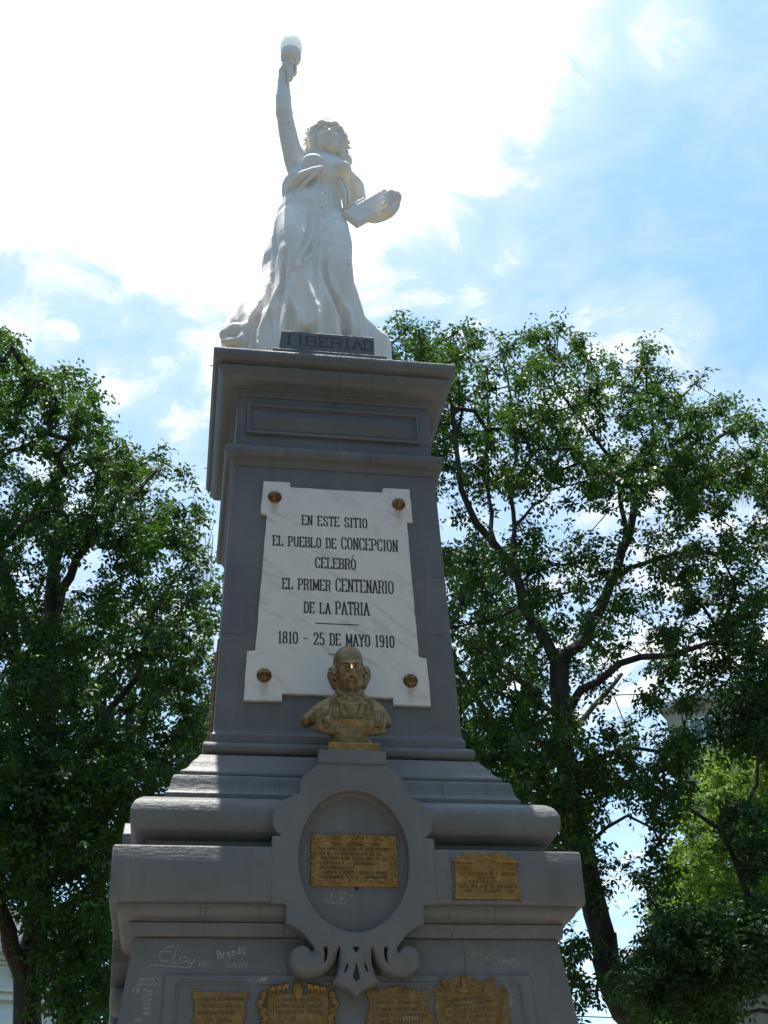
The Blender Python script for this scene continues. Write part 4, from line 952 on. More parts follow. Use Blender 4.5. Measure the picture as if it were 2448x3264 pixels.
for u0, u1, v1, am in ((850, 800, 1420, .010), (875, 866, 1480, .011), (903, 918, 1480, .011), (930, 970, 1450, .012), (955, 1015, 1400, .012)):
    fold([(u0, 1150), ((u0+u1)/2+2, 1290), (u1, v1)], (.006, am), .011, sx, -.43)
for u0, u1, v1 in ((862, 832, 1430), (889, 890, 1470), (916, 945, 1450), (942, 995, 1420)):
    fold([(u0, 1170), ((u0+u1)/2, 1290), (u1, v1)], (-.005, -.010), .008, sx, -.43)
# curled hem of the cape, bottom left
ridge([(150, 1085, -.40), (215, 1070, -.47), (270, 1090, -.49), (315, 1150, -.49), (345, 1225, -.48)], [.014, .018, .020, .018, .014], .03)
ridge([(130, 1195, -.42), (190, 1190, -.48), (250, 1190, -.50), (320, 1220, -.50)], [.022, .026, .024, .014], .035)
F.path([sg(150, 1140, -.40), sg(230, 1135, -.44), sg(290, 1180, -.44)], [.05, .06, .05], .05)
ridge([(280, 900, -.20), (240, 960, -.26), (175, 1040, -.34), (145, 1090, -.40)], [.03, .034, .03, .022], .02)
# torso: breasts, swag of cloth over the right side, gathered folds
F.ell(sx(800, 1120, -.36), (.098, .095, .080), .03); F.ell(sx(1022, 1172, -.37), (.088, .090, .085), .03)
F.path([sx(700, 1080, -.22), sx(880, 1060, -.20), sx(1040, 1090, -.20)], [.075, .085, .075], .05)
swag = [sx(880, 1140, -.45), sx(790, 1175, -.45), sx(700, 1225, -.42), sx(640, 1300, -.36), sx(610, 1370, -.30)]
F.path(swag, [.014, .034, .046, .046, .034], .015)
F.path([sx(850, 1160, -.485), sx(740, 1215, -.49), sx(665, 1295, -.445)], [.004, .009, .008], .012, 'cut')
F.path([sx(860, 1160, -.465), sx(760, 1240, -.455), sx(680, 1330, -.41), sx(640, 1400, -.36)], [.008, .018, .020, .012], .012)
F.path([sx(640, 1200, -.28), sx(598, 1270, -.25), sx(588, 1340, -.24), sx(600, 1400, -.24)], [.034, .044, .040, .02], .03)
F.path([sx(1010, 1240, -.42), sx(1040, 1340, -.40), sx(1050, 1440, -.38)], [.012, .024, .016], .015)
F.path([sx(1045, 1240, -.38), sx(1078, 1340, -.36), sx(1085, 1430, -.35)], [.012, .022, .014], .015)
# neck
NB_, NT_ = sx(880, 1110, -.24), sx(905, 1010, -.27)
F.path([NB_+A3((0, .02, -.06)), NB_, NT_], [.115, .082, .073], .05)
# raised right arm
S_, E_, W_ = sx(668, 1120, -.24), sx(568, 705, -.36), sx(560, 372, -.42)
mid1 = S_+(E_-S_)*.45+A3((-.012, 0, 0)); mid2 = E_+(W_-E_)*.3+A3((-.004, 0, 0))
F.path([S_+A3((.04, .02, -.08)), S_, mid1, E_], [.10, .092, .076, .066], .04)
F.path([E_, mid2, E_+(W_-E_)*.65, W_], [.066, .066, .052, .036], .02)
# hand closed round the torch handle
T0 = sx(620, 430, -.47); T1 = sx(622, 215, -.47)
HC = sx(588, 340, -.45)
F.path([W_, HC], [.036, .045], .02); F.slab(HC, (.038, .040, .052), .03, np.eye(3), .02)
for i in range(4):
    z = -.040+.027*i; c = sx(618, 345, -.47)
    F.path([HC+A3((-.01, .035, z)), c+A3((.012, .048, z)), c+A3((.042, .020, z-.003)), c+A3((.040, -.018, z-.006))], [.017, .016, .015, .012], .004)
F.path([HC+A3((-.015, -.03, -.02)), HC+A3((.012, -.052, .02)), T0+A3((.006, -.046, .16))], [.020, .018, .013], .008)
# left arm with the sleeve, forearm across to the book
SL, EL_, WL = sx(1050, 1230, -.24), sx(1125, 1400, -.16), sx(1390, 1420, -.30)
F.path([SL, (SL+EL_)/2+A3((.02, 0, .01)), EL_], [.085, .105, .092], .04)
F.path([EL_, (EL_+WL)/2+A3((0, .03, -.02)), WL], [.080, .066, .055], .03)
F.path([sg(1060, 175, -.34), sg(1140, 130, -.36), sg(1200, 100, -.33)], [.02, .026, .018], .02)
# book: an open slab, its face turned down towards the ground in front
c0, c1, c2, c3 = sg(1062, 182, -.42), sg(1152, 312, -.42), sg(1470, 110, -.36), sg(1395, 8, -.36)
BC = (c0+c1+c2+c3)/4; ex = (c2+c3-c0-c1); LX = np.linalg.norm(ex)/4; ex /= np.linalg.norm(ex)
ey = (c0+c3-c1-c2); LY = np.linalg.norm(ey)/4; ey = ey-ex*(ey@ex); ey /= np.linalg.norm(ey); en = np.cross(ex, ey)
Q = np.stack([ex, ey, en])
BK = (BC, ex, ey, en, LX, LY)
# cloth and palm behind its right end
F.path([sg(1235, 232, -.34), sg(1320, 235, -.33), sg(1415, 185, -.32), sg(1455, 120, -.32), sg(1455, 55, -.33)], [.030, .038, .046, .05, .036], .04)
sgn = -1 if en[1] > 0 else 1
hc = sg(1465, 70, -.42)
F.ell(hc, (.050, .045, .065), .03)
for i in range(4):      # fingers laid over the face of the book
    base = sg(1450-4*i, 28+30*i, -.43); tip = sg(1385-6*i, 55+30*i-(12 if i == 3 else 0), -.46); midp = (base+tip)/2+A3((0, -.022, 0))
    F.path([base, midp, tip], [.017, .0155, .0125], .004)
F.path([sg(1470, 115, -.42), sg(1420, 165, -.45), sg(1370, 168, -.45)], [.022, .019, .014], .008)
X3, Y3_, Z3 = F.ax[0][:, None, None], F.ax[1][None, :, None], F.ax[2][None, None, :]
disp = np.zeros((len(F.ax[0]), 1, len(F.ax[2])), np.float32); zz = F.ax[2]
for fz, fx, fa, fw_ in FOLDS:
    xk = np.interp(zz, fz, fx)[None, None, :]; ak = np.interp(zz, fz, fa)[None, None, :]
    ed = np.clip((zz-fz[0]+.10)/.10, 0, 1)*np.clip((fz[-1]+.10-zz)/.10, 0, 1); ed = np.where(fz[0] < 7.45, np.clip((fz[-1]+.10-zz)/.10, 0, 1), ed)[None, None, :]
    uq = (X3-xk)/(fw_*1.25); disp = disp+(ak*ed*(np.exp(-uq*uq))).astype(np.float32)
fr_w = np.clip((-.16-Y3_)/.12, 0, 1)*np.where(Z3 > 9.28, 0, 1)
F.d = (F.d-disp*fr_w*.9).astype(np.float32)
body_me = F.mesh('figure'); 
m = MB()
fig = link('gowned_figure', body_me, MS, stat); fig['label'] = 'standing body in a wind-blown gown with raised right arm'
# book as its own part
F2 = Field(BC-.30, BC+.30, .0065)
F2.slab(BC+en*sgn*(-.010), (LX, LY, .016), .003, Q)
F2.slab(BC+en*sgn*(.012)-ey*.004, (LX-.006, LY-.008, .014), .002, Q)
F2.cone(BC-ex*LX*.10+ey*LY*1.1+en*sgn*.030, BC+ex*LX*.06-ey*LY*1.1+en*sgn*.030, .0055, .0055, .004, 'cut')
for i, (a, b) in enumerate(((.45, .6), (.34, .5), (.22, .36))): F2.slab(BC-ex*LX*(.25-.12*i)+ey*(LY+.006)+en*sgn*(-.02+.012*i), (LX*.16, .018, .006), .003, Q, .004)
link('open_book', F2.mesh('open_book'), MS, stat)
# head, modelled finer
HDc = at(1044, 452, -.30)
F = Field(HDc-A3((.24, .26, .27)), HDc+A3((.24, .26, .25)), .0058)
h = HDc
F.ell(h+A3((0, .035, .030)), (.108, .132, .120), .02)             # skull
F.ell(h+A3((0, -.035, -.030)), (.084, .090, .118), .04)           # face
F.ell(h+A3((0, -.085, -.120)), (.036, .034, .030), .03)           # chin
F.path([h+A3((-.065, -.01, -.095)), h+A3((0, -.085, -.128)), h+A3((.065, -.01, -.095))], [.024, .024, .024], .03)
F.path([h+A3((0, -.108, .022)), h+A3((0, -.142, -.042))], [.012, .019], .014)   # nose
for s in (-1, 1):
    F.ell(h+A3((s*.014, -.128, -.048)), (.012, .012, .010), .008)
    F.ell(h+A3((s*.036, -.125, .004)), (.026, .016, .015), .014, 'cut')
    F.ell(h+A3((s*.036, -.098, .003)), (.021, .018, .014), .006)
    F.path([h+A3((s*.014, -.116, .026)), h+A3((s*.036, -.117, .031)), h+A3((s*.062, -.094, .022))], [.009, .010, .007], .012)
    F.ell(h+A3((s*.044, -.085, -.045)), (.030, .030, .030), .03)
    F.ell(h+A3((s*.010, -.140, -.058)), (.0055, .008, .006), .003, 'cut')
F.path([h+A3((-.026, -.112, -.078)), h+A3((0, -.126, -.074)), h+A3((.026, -.112, -.078))], [.007, .010, .007], .006)
F.path([h+A3((-.022, -.108, -.094)), h+A3((0, -.121, -.094)), h+A3((.022, -.108, -.094))], [.008, .012, .008], .008)
F.path([h+A3((-.030, -.118, -.0855)), h+A3((0, -.136, -.0845)), h+A3((.030, -.118, -.0855))], [.003, .0045, .003], .004, 'cut')
F.path([NT_-A3((0, 0, .06)), h+A3((0, .02, -.09))], [.078, .070], .03)
hd = link('head', F.mesh('head'), MS, stat)
# hair: rolls swept round the face, falling behind the ears
F = Field(h-A3((.26, .24, .32)), h+A3((.26, .30, .24)), .0068); rnd = random.Random(12)
F.ell(h+A3((0, .06, .045)), (.128, .140, .125), .01)
F.ell(h+A3((0, .115, -.06)), (.125, .10, .14), .03)
for s in (-1, 1):
    for t in np.linspace(8, 200, 13):
        a = R(t); r = .134
        c = h+A3((s*r*math.sin(a)*.98, -.045+.05*(t/110.0), .030+r*math.cos(a)*1.0 if t < 120 else .030+r*math.cos(a)*.92))
        q = .036+rnd.uniform(-.005, .008)
        F.ell(c, (q, q, q*1.05), .012)
        if rnd.random() < .8: F.ell(c+A3((s*rnd.uniform(.0, .02), -.016, rnd.uniform(-.015, .015))), (q*.62,)*3, .008)
        d = rnd.uniform(0, 6.28); F.path([c+A3((.02*math.cos(d), -.034, .02*math.sin(d))), c+A3((.02*math.cos(d+2), -.040, .02*math.sin(d+2)))], .006, .006, 'cut')
    for i in range(6):
        c = h+A3((s*(.128-.006*i), .01+.012*i, -.030-.028*i)); q = .030+rnd.uniform(0, .010); F.ell(c, (q, q*1.2, q), .012)
        F.ell(c+A3((s*.012, -.018, .01)), (q*.5,)*3, .008)
for s, x in ((-1, -.052), (1, .046)): F.ell(h+A3((x, -.075, .118)), (.045, .040, .034), .012)

F.ell(h+A3((-.003, -.085, .105)), (.040, .034, .026), .012)
# keep the face clear
F.ell(h+A3((0, -.135, -.055)), (.080, .100, .105), .010, 'cut')
F.ell(h+A3((0, -.10, -.16)), (.076, .10, .09), .012, 'cut')
link('curled_hair', F.mesh('curled_hair'), MS, stat)
def leaf_mb(m, p, d, n, l, w):
    """a pointed thick leaf from p along d"""
    p, d, n = Vector(p), Vector(d).normalized(), Vector(n).normalized(); s = d.cross(n).normalized()*w; k = n*w*.35
    v = [p, p+d*l*.4+s, p+d*l, p+d*l*.4-s, p+d*l*.45+k, p+d*l*.45-k*.6]
    m.add(v, [(0, 1, 4), (1, 2, 4), (2, 3, 4), (3, 0, 4), (1, 0, 5), (2, 1, 5), (3, 2, 5), (0, 3, 5)])
for s in (-1, 1):
    for i, t in enumerate(np.linspace(12, 175, 13)):
        a = R(t); c = h+A3((s*.160*math.sin(a), -.045+.0009*t, .030+.160*math.cos(a)))
        for dd in ((0,) if i % 2 else (0, 1)):
            m = MB(); tilt = a+(-.55 if dd else .35)+rnd.uniform(-.25, .25)
            leaf_mb(m, c-A3((s*.03*math.sin(a), 0, .03*math.cos(a))), (s*math.sin(tilt), -.35 if dd else .1, math.cos(tilt)), (0, -1, -.8), rnd.uniform(.065, .085), .026)
            m.build('laurel_leaf', MS, stat, smooth=60)
# torch
Tc = sx(620, 270, -.47); ax_ = (0.02, 0, 1)
tb_ = sx(614, 438, -.47)
def hz(v): return sx(620, v, -.47)[2]-Tc[2]
m = MB(); z0 = tb_[2]-Tc[2]
m.lathe([(.004, z0-.012), (.020, z0-.006), (.028, z0+.02), (.031, z0+.08), (.034, hz(335)), (.040, hz(325)), (.047, hz(315)), (.050, hz(308)), (.046, hz(300)), (.070, hz(290)), (.085, hz(272)), (.088, hz(258)), (.086, hz(245)), (.078, hz(232)), (.080, hz(226)), (.072, hz(222)), (.060, hz(220))], Tc, ax_, 28)
m.build('torch', MS, stat, smooth=45)
m = MB(); m.lathe([(.060, hz(255)), (.084, hz(228)), (.0925, hz(205)), (.094, hz(185)), (.090, hz(160)), (.080, hz(135)), (.064, hz(112)), (.046, hz(97)), (.030, hz(92)), (.002, hz(104))], Tc, ax_, 32)
# the rim of the glass is parted in two petals
for i, v in enumerate(m.v):
    hgt = v[2]-Tc[2]; k = max(0, (hgt-hz(150))/(hz(92)-hz(150))); nx = math.exp(-((v[0]-Tc[0]+.018)/.018)**2)
    m.v[i] = (v[0], v[1], v[2]-.030*k*nx)
m.build('glass_flame', MAT['milk glass'], stat, smooth=80)

# ================================================================== BUST
bust = empty('gilded_bust', (.02, -1.0, 3.99), 'gilded bust of a bald man with side whiskers, before the marble tablet', 'bust')
def bb(u, v, Y): return at(900+.2532*u, 2040+.2532*v, Y)
YB = -.972
F = Field((-.27, -1.18, 4.02), (.29, -.77, 4.69), .0047)
hx = lambda u, v, dy=0: bb(u, v, YB+dy)
hc = hx(832, 330, .0)
F.ell(hc+A3((0, .015, .030)), (.083, .102, .090), .01)             # skull
F.ell(hx(850, 420, -.035), (.064, .070, .085), .04)                # face
F.ell(hx(868, 500, -.05), (.060, .048, .050), .03)                 # jaw
F.path([hx(790, 545, -.055), hx(868, 560, -.085), hx(950, 550, -.055)], [.026, .030, .026], .02)   # bearded chin
F.path([hx(745, 280, -.088), hx(800, 285, -.107), hx(865, 295, -.108), hx(925, 285, -.106), hx(985, 285, -.082)], [.008, .0105, .008, .0105, .008], .014)  # brow
for u, s in ((808, -1), (928, 1)):
    F.ell(hx(u, 318, -.108), (.024, .017, .013), .008, 'cut'); F.ell(hx(u, 322, -.086), (.016, .013, .010), .004)
    F.ell(hx(u+s*38, 385, -.078), (.022, .020, .020), .02)          # cheekbones
F.path([hx(868, 300, -.112), hx(876, 350, -.135), hx(877, 375, -.142)], [.008, .011, .013], .008)
for s in (-1, 1): F.ell(hx(877+s*20, 382, -.126), (.009, .010, .008), .006)
F.path([hx(868, 425, -.125), hx(820, 440, -.120), hx(795, 490, -.100), hx(790, 520, -.09)], [.010, .013, .012, .008], .008)   # moustache
F.path([hx(868, 425, -.125), hx(920, 440, -.120), hx(943, 490, -.100), hx(945, 520, -.09)], [.010, .013, .012, .008], .008)
F.path([hx(835, 470, -.122), hx(868, 467, -.128), hx(900, 470, -.122)], [.004, .006, .004], .004, 'cut')
F.path([hx(845, 488, -.118), hx(890, 488, -.118)], [.008, .008], .01)
F.path([hx(800, 520, -.10), hx(865, 530, -.125), hx(935, 520, -.10)], [.006, .008, .006], .006, 'cut')
rnd = random.Random(3)
for s, cu in ((-1, 620), (1, 1060)):                                # hair puffs over the ears and side whiskers
    F.ell(hx(cu+s*-12, 445, .015), (.030, .042, .044), .012); F.ell(hx(cu-s*38, 520, .0), (.028, .036, .036), .02); F.ell(hx(cu-s*60, 580, -.01), (.024, .034, .022), .02); F.ell(hx(cu-s*22, 400, .035), (.024, .05, .026), .02)
    F.path([hx(cu-s*55, 400, -.045), hx(cu-s*35, 440, -.05), hx(cu-s*50, 490, -.048)], [.009, .011, .009], .005); F.ell(hx(cu-s*50, 448, -.060), (.008, .010, .014), .004, 'cut')
    for i in range(9):
        a = rnd.uniform(370, 590); F.path([hx(cu+s*22-s*(a-370)*.25, a, -.01), hx(cu-s*20-s*(a-370)*.25, a+18, -.045)], .0038, .005, 'cut')
for i in range(8): F.path([hx(800+18*i, 545, -.09), hx(805+17*i, 585, -.095)], .0034, .004, 'cut')
# neck, collar, cravat
F.path([hx(840, 560, .0), hx(845, 760, .0)], [.058, .066], .02)
F.path([hx(700, 640, -.03), hx(760, 690, -.065), hx(845, 705, -.075)], [.014, .017, .013], .008); F.path([hx(990, 640, -.03), hx(930, 690, -.065), hx(860, 705, -.075)], [.014, .017, .013], .008)
F.ell(hx(880, 660, -.082), (.014, .012, .018), .006); F.path([hx(770, 740, -.070), hx(850, 725, -.090), hx(960, 740, -.070)], [.010, .012, .010], .008)
# chest and shoulders
F.ell(hx(850, 960, .02), (.165, .108, .112), .02); F.ell(hx(850, 1010, .0), (.190, .088, .088), .03); F.ell(hx(850, 1060, .0), (.135, .090, .065), .04)
F.path([hx(720, 770, .03), hx(500, 900, .035), hx(330, 1000, .03)], [.045, .052, .034], .03); F.path([hx(980, 770, .03), hx(1170, 900, .035), hx(1290, 1010, .03)], [.045, .050, .034], .03)
F.ell(hx(295, 1030, .02), (.026, .045, .032), .02); F.ell(hx(1315, 1050, .02), (.024, .045, .030), .02)
# vest front
F.slab(hx(880, 940, -.080), (.068, .024, .070), .018, np.eye(3), .02)
# coat: broad flat lapels and folds, each a thin tilted sheet
def sheet(u, v, dy, hw, hh, th, tilt, yaw, k=.010):
    a, b = R(tilt), R(yaw); Qz = np.array([[math.cos(a), 0, math.sin(a)], [0, 1, 0], [-math.sin(a), 0, math.cos(a)]]); Qy = np.array([[math.cos(b), math.sin(b), 0], [-math.sin(b), math.cos(b), 0], [0, 0, 1]])
    F.slab(hx(u, v, dy), (hw, th, hh), .006, Qy@Qz, k)
sheet(640, 905, -.080, .028, .076, .012, -10, 28, .016); sheet(1110, 910, -.076, .028, .076, .012, 12, -28, .016)
sheet(590, 1035, -.086, .024, .028, .012, 16, 20, .016); sheet(1195, 1035, -.080, .024, .028, .012, -16, -20, .016)
sheet(480, 985, -.040, .024, .056, .018, 6, 40, .03); sheet(1245, 995, -.036, .022, .050, .018, -6, -40, .03)
F.path([hx(690, 660, -.02), hx(655, 760, -.056), hx(700, 860, -.085)], [.010, .012, .008], .012); F.path([hx(1000, 665, -.02), hx(1055, 770, -.052), hx(1040, 860, -.082)], [.010, .012, .008], .012)
for P, r_ in (([(405, 830, -.055), (400, 960, -.078), (455, 1090, -.085)], .007), ([(700, 800, -.085), (695, 930, -.104), (680, 1090, -.110)], .008), ([(1045, 830, -.085), (1085, 950, -.102), (1140, 1100, -.105)], .008), ([(540, 850, -.075), (520, 980, -.085), (530, 1100, -.09)], .006), ([(1215, 900, -.060), (1245, 1000, -.07), (1270, 1100, -.07)], .006),
              ([(765, 810, -.098), (830, 930, -.103), (898, 1022, -.104)], .0052), ([(985, 810, -.098), (940, 930, -.103), (898, 1022, -.104)], .0052), ([(700, 962, -.098), (800, 985, -.103), (895, 1020, -.104)], .005), ([(1050, 965, -.098), (960, 990, -.103), (905, 1020, -.104)], .005), ([(730, 1100, -.100), (830, 1072, -.104), (900, 1055, -.104)], .005)):
    F.path([hx(*p) for p in P], r_, .005, 'cut')
F.ell(hx(590, 1020, -.12), (.014, .016, .020), .01); F.ell(hx(700, 1120, -.10), (.012, .014, .012), .008)
# ragged hem under the chest, then the waisted socle
F.path([hx(430, 1110, -.01), hx(560, 1140, -.05), hx(700, 1150, -.085), hx(850, 1150, -.095), hx(1000, 1150, -.085), hx(1160, 1160, -.05), hx(1270, 1150, -.01)], [.020, .022, .020, .022, .020, .022, .018], .02)
def lath(cx, cy, rows_, k=.01):
    F.stack([(z, cx, cy, r*1.0, r*.85) for z, r in rows_], k)
cz = lambda v: hx(830, v, 0)[2]
lath(.018, -.985, [(4.030, .118), (cz(1310), .118), (cz(1285), .116), (cz(1260), .098), (cz(1225), .098), (cz(1190), .112), (cz(1150), .130), (cz(1110), .14)], .012)
bm_ = F.mesh('bust'); link('head_and_shoulders', bm_, MAT['old brass'], bust)
m = MB(); m.box(-.118, .152, -1.145, -.86, 3.990, 4.042); m.build('plinth', GO, bust, bevel=.006)
# ================================================================== TREES
LEAF_U = np.array([(0, 0, 0), (.30, .24, .035), (.62, .27, .03), (1, 0, -.05), (.62, -.27, .03), (.30, -.24, .035), (.30, 0, -.02), (.62, 0, -.03)])
LEAF_F = np.array([(0, 6, 1, 1), (1, 6, 7, 2), (2, 7, 3, 3), (0, 5, 6, 6), (5, 4, 7, 6), (4, 3, 7, 7)])
LEAF_Q = np.array([(0, 5, 6, 1), (6, 5, 4, 7), (1, 6, 7, 2), (7, 4, 3, 2)])
def unit(v): return v/np.maximum(np.linalg.norm(v, axis=-1, keepdims=True), 1e-9)
def in_poly(px, py, poly):
    ins = np.zeros(len(px), bool)
    for i in range(len(poly)):
        (x1, y1), (x2, y2) = poly[i], poly[i-1]
        c = ((y1 > py) != (y2 > py)) & (px < (x2-x1)*(py-y1)/((y2-y1)+1e-9)+x1); ins ^= c
    return ins
def atv(px, py, Y):
    d = _fw[None]+_rt[None]*((px-1224)/F_PX)[:, None]-_up[None]*((py-1632)/F_PX)[:, None]
    return CAM[None]+d*((Y-CAM[1])/d[:, 1])[:, None]
def grow_tree(name, label, limbs, patches, seed, leaf=.11, leafmat='leaf', twigs=7, whorls=3, per=6, trunk_r=.2, ground=None, spread=.42, parts=260, group=None, holes=(), cat='tree', droop=.35, lift=.25, mind=.34, width=.8):
    """limbs: [(points, r0, r1)]; patches: (count, polygon in the photograph, nearest y, farthest y) = where the crown hangs"""
    rg = np.random.default_rng(seed)
    nodes = []; par = []; rad = []
    def add(p, pa, r): nodes.append(np.array(p, float)); par.append(pa); rad.append(r); return len(nodes)-1
    def near(p): return int(np.argmin(((np.array(nodes)-p)**2).sum(1)))
    for pts, r0, r1 in limbs:
        P = [np.array(p, float) for p in pts]; seg = [np.linalg.norm(b-a) for a, b in zip(P, P[1:])]; L = sum(seg); q = 0
        last = near(P[0]) if nodes else add(P[0], -1, r0)
        if nodes and np.linalg.norm(nodes[last]-P[0]) > .02: last = add(P[0], last, r0)
        for a, b, s in zip(P, P[1:], seg):
            n = max(1, int(s/.22))
            for k in range(1, n+1):
                t = (q+s*k/n)/L; j = rg.normal(0, .018, 3)*(0 if k == n else 1)
                last = add(a+(b-a)*k/n+j, last, r0+(r1-r0)*t)
            q += s
    C = []
    for cnt, poly, y0, y1 in patches:
        xs = [p[0] for p in poly]; ys = [p[1] for p in poly]; got = []; tot = 0
        while tot < cnt:
            u = rg.uniform(min(xs), max(xs), 4000); v = rg.uniform(min(ys), max(ys), 4000); ok = in_poly(u, v, poly)
            for hx_, hy_, ha, hb, pr in holes: ok &= ~((((u-hx_)/ha)**2+((v-hy_)/hb)**2 < 1) & (rg.random(4000) < pr))
            u, v = u[ok], v[ok]; Y = y0+(y1-y0)*rg.random(len(u)); got.append(atv(u, v, Y)); tot += len(u)
        C.append(np.concatenate(got)[:cnt])
    C = np.concatenate(C); rg.shuffle(C)
    keep = []                                   # thin out clumps that sit on each other
    cell = {}
    for i, p in enumerate(C):
        k = tuple((p//mind).astype(int))
        if k in cell and cell[k] >= 1: continue
        cell[k] = cell.get(k, 0)+1; keep.append(i)
    C = C[keep]
    N0 = np.array(nodes); D = ((C[:, None]-N0[None])**2).sum(2); bi = D.argmin(1); bd = D.min(1)
    live = np.ones(len(C), bool); tips = []; tipdir = []
    for _ in range(len(C)):
        i = int(np.argmin(np.where(live, bd, 1e9))); live[i] = False
        a = nodes[bi[i]]; b = C[i]; L = math.sqrt(bd[i])
        if L < .05: tips.append(b); tipdir.append(np.array((0, 0, 1.))); continue
        n = max(1, int(L/.28)); last = bi[i]; new = []
        side = rg.normal(0, .10*L, 3); side[2] += -.05*L
        for k in range(1, n+1):
            t = k/n; p = a+(b-a)*t+side*math.sin(math.pi*t)+rg.normal(0, .012, 3); last = add(p, last, 0.0); new.append(last)
        Nn = np.array([nodes[k] for k in new]); Dn = ((C[:, None]-Nn[None])**2).sum(2); m_ = Dn.min(1); am = Dn.argmin(1)
        u = (m_ < bd) & live; bi[u] = np.array(new)[am[u]]; bd[u] = m_[u]
        tips.append(nodes[last]); tipdir.append(nodes[last]-a)
    nodes = np.array(nodes); par = np.array(par); fixed = np.array(rad)
    acc = np.zeros(len(nodes)); kids = np.zeros(len(nodes), int)
    for i in range(len(nodes)-1, 0, -1):
        if par[i] >= 0:
            r = max(acc[i], .0075**2.3); acc[par[i]] += r; kids[par[i]] += 1
    R_ = np.maximum(np.power(np.maximum(acc, .0075**2.3), 1/2.3), fixed); R_ = np.where(fixed > 0, np.maximum(fixed, np.minimum(R_, fixed*1.3)), np.minimum(R_, .09))
    # branches as tapered tubes, one 5-sided frustum per link
    idx = np.nonzero(par >= 0)[0]; A = nodes[par[idx]]; B = nodes[idx]; d = unit(B-A)
    u = unit(np.cross(d, np.array((.31, .22, .92)))); w = np.cross(d, u)
    ra = np.minimum(R_[par[idx]], R_[idx]*1.25); rb = R_[idx]; A = A-d*ra[:, None]*.3; B = B+d*rb[:, None]*.3
    n = 7; ang = np.arange(n)*2*math.pi/n
    ring = lambda P, r: P[:, None]+(u[:, None]*np.cos(ang)[None, :, None]+w[:, None]*np.sin(ang)[None, :, None])*r[:, None, None]
    V = np.concatenate([ring(A, ra), ring(B, rb)], 1).reshape(-1, 3); base = np.arange(len(idx))[:, None, None]*2*n; k = np.arange(n)
    Fc = np.stack([k, (k+1) % n, n+(k+1) % n, n+k], 1)[None]+base
    big = (rb > .030) | (fixed[idx] > 0)
    root = np.array(limbs[0][0][0], float) if ground is None else np.array(ground, float)
    T = empty(name, tuple(root), label, cat, group)
    def sub(mask, nm):
        f = Fc[mask].reshape(-1, 4); used = np.unique(f); remap = np.full(len(V), -1); remap[used] = np.arange(len(used))
        me = fast_mesh(nm, V[used], remap[f]); shade(me); return link(nm, me, MAT['bark'], T)
    sub(big, 'trunk'); tw_ = sub(~big, 'twigs'); tw_['kind'] = 'stuff'
    # foliage: every tip carries short twigs with whorls of leaflets
    tips = np.array(tips); td = unit(np.array(tipdir)); nt = len(tips)
    dirs = unit(rg.normal(0, 1, (nt, twigs, 3))+td[:, None]*.9+np.array((0, 0, lift))); ln = rg.uniform(.35, 1.0, (nt, twigs))*spread
    s = (np.arange(whorls)+1)/whorls
    P = tips[:, None, None]+dirs[:, :, None]*(ln[:, :, None]*s)[..., None]+rg.normal(0, .02, (nt, twigs, whorls, 3))
    P[..., 2] -= .12*(ln[:, :, None]*s)**2
    P = P.reshape(-1, 3); ax = np.repeat(dirs.reshape(-1, 3), whorls, 0)
    ax = unit(ax*.6+np.array((0, 0, .75))+rg.normal(0, .25, ax.shape))
    # fine twig lines
    S0 = np.repeat(tips, twigs, 0); S1 = (tips[:, None]+dirs*ln[..., None]).reshape(-1, 3); S1[:, 2] -= .12*ln.ravel()**2; dd = unit(S1-S0); uu = unit(np.cross(dd, (.2, .5, .8)))*.0045; ww = np.cross(dd, uu)
    V2 = np.stack([S0+uu, S0-uu*.5+ww*.87, S0-uu*.5-ww*.87, S1], 1).reshape(-1, 3); b4 = np.arange(len(S0))[:, None, None]*4
    f3 = (np.array([(0, 1, 3), (1, 2, 3), (2, 0, 3)])[None]+b4).reshape(-1, 3); me = fast_mesh('twiglets', V2, f3); tl = link('twiglets', me, MAT['bark'], T); tl['kind'] = 'stuff'
    nW = len(P); e1 = unit(np.cross(ax, rg.normal(0, 1, (nW, 3)))); e2 = np.cross(ax, e1)
    ph = rg.uniform(0, 6.28, nW)[:, None]+np.arange(per)[None]*2*math.pi/per+rg.normal(0, .22, (nW, per))
    radial = e1[:, None]*np.cos(ph)[..., None]+e2[:, None]*np.sin(ph)[..., None]
    el = rg.normal(droop*-.4, .38, (nW, per))
    ld = unit(radial*np.cos(el)[..., None]+ax[:, None]*np.sin(el)[..., None]-np.array((0, 0, droop))*rg.uniform(.3, 1.3, (nW, per))[..., None])
    lz = unit(ax[:, None]+rg.normal(0, .35, (nW, per, 3))); ly = unit(np.cross(lz, ld)); lz = np.cross(ld, ly)
    sz = leaf*rg.uniform(.6, 1.18, (nW, per)); keepm = rg.random((nW, per)) > .13
    O = np.repeat(P[:, None], per, 1)[keepm]+ld[keepm]*.03; ld, ly, lz, sz = ld[keepm], ly[keepm], lz[keepm], sz[keepm]
    # the nearest, largest leaves become leaves of their own
    depth = (O-CAM)@_fw; u_ = 1224+F_PX*((O-CAM)@_rt)/depth; v_ = 1632-F_PX*((O-CAM)@_up)/depth
    inv = (u_ > 0) & (u_ < 2448) & (v_ > 0) & (v_ < 3264) & ~((u_ > 700) & (u_ < 1420) & (v_ > 1100)) & ~((u_ > 350) & (u_ < 1850) & (v_ > 2550))
    score = np.where(inv, sz/depth, 0); single = np.zeros(len(O), bool)
    if parts: single[np.argsort(-score)[:parts]] = True
    U = LEAF_U*np.array((1, width, 1))
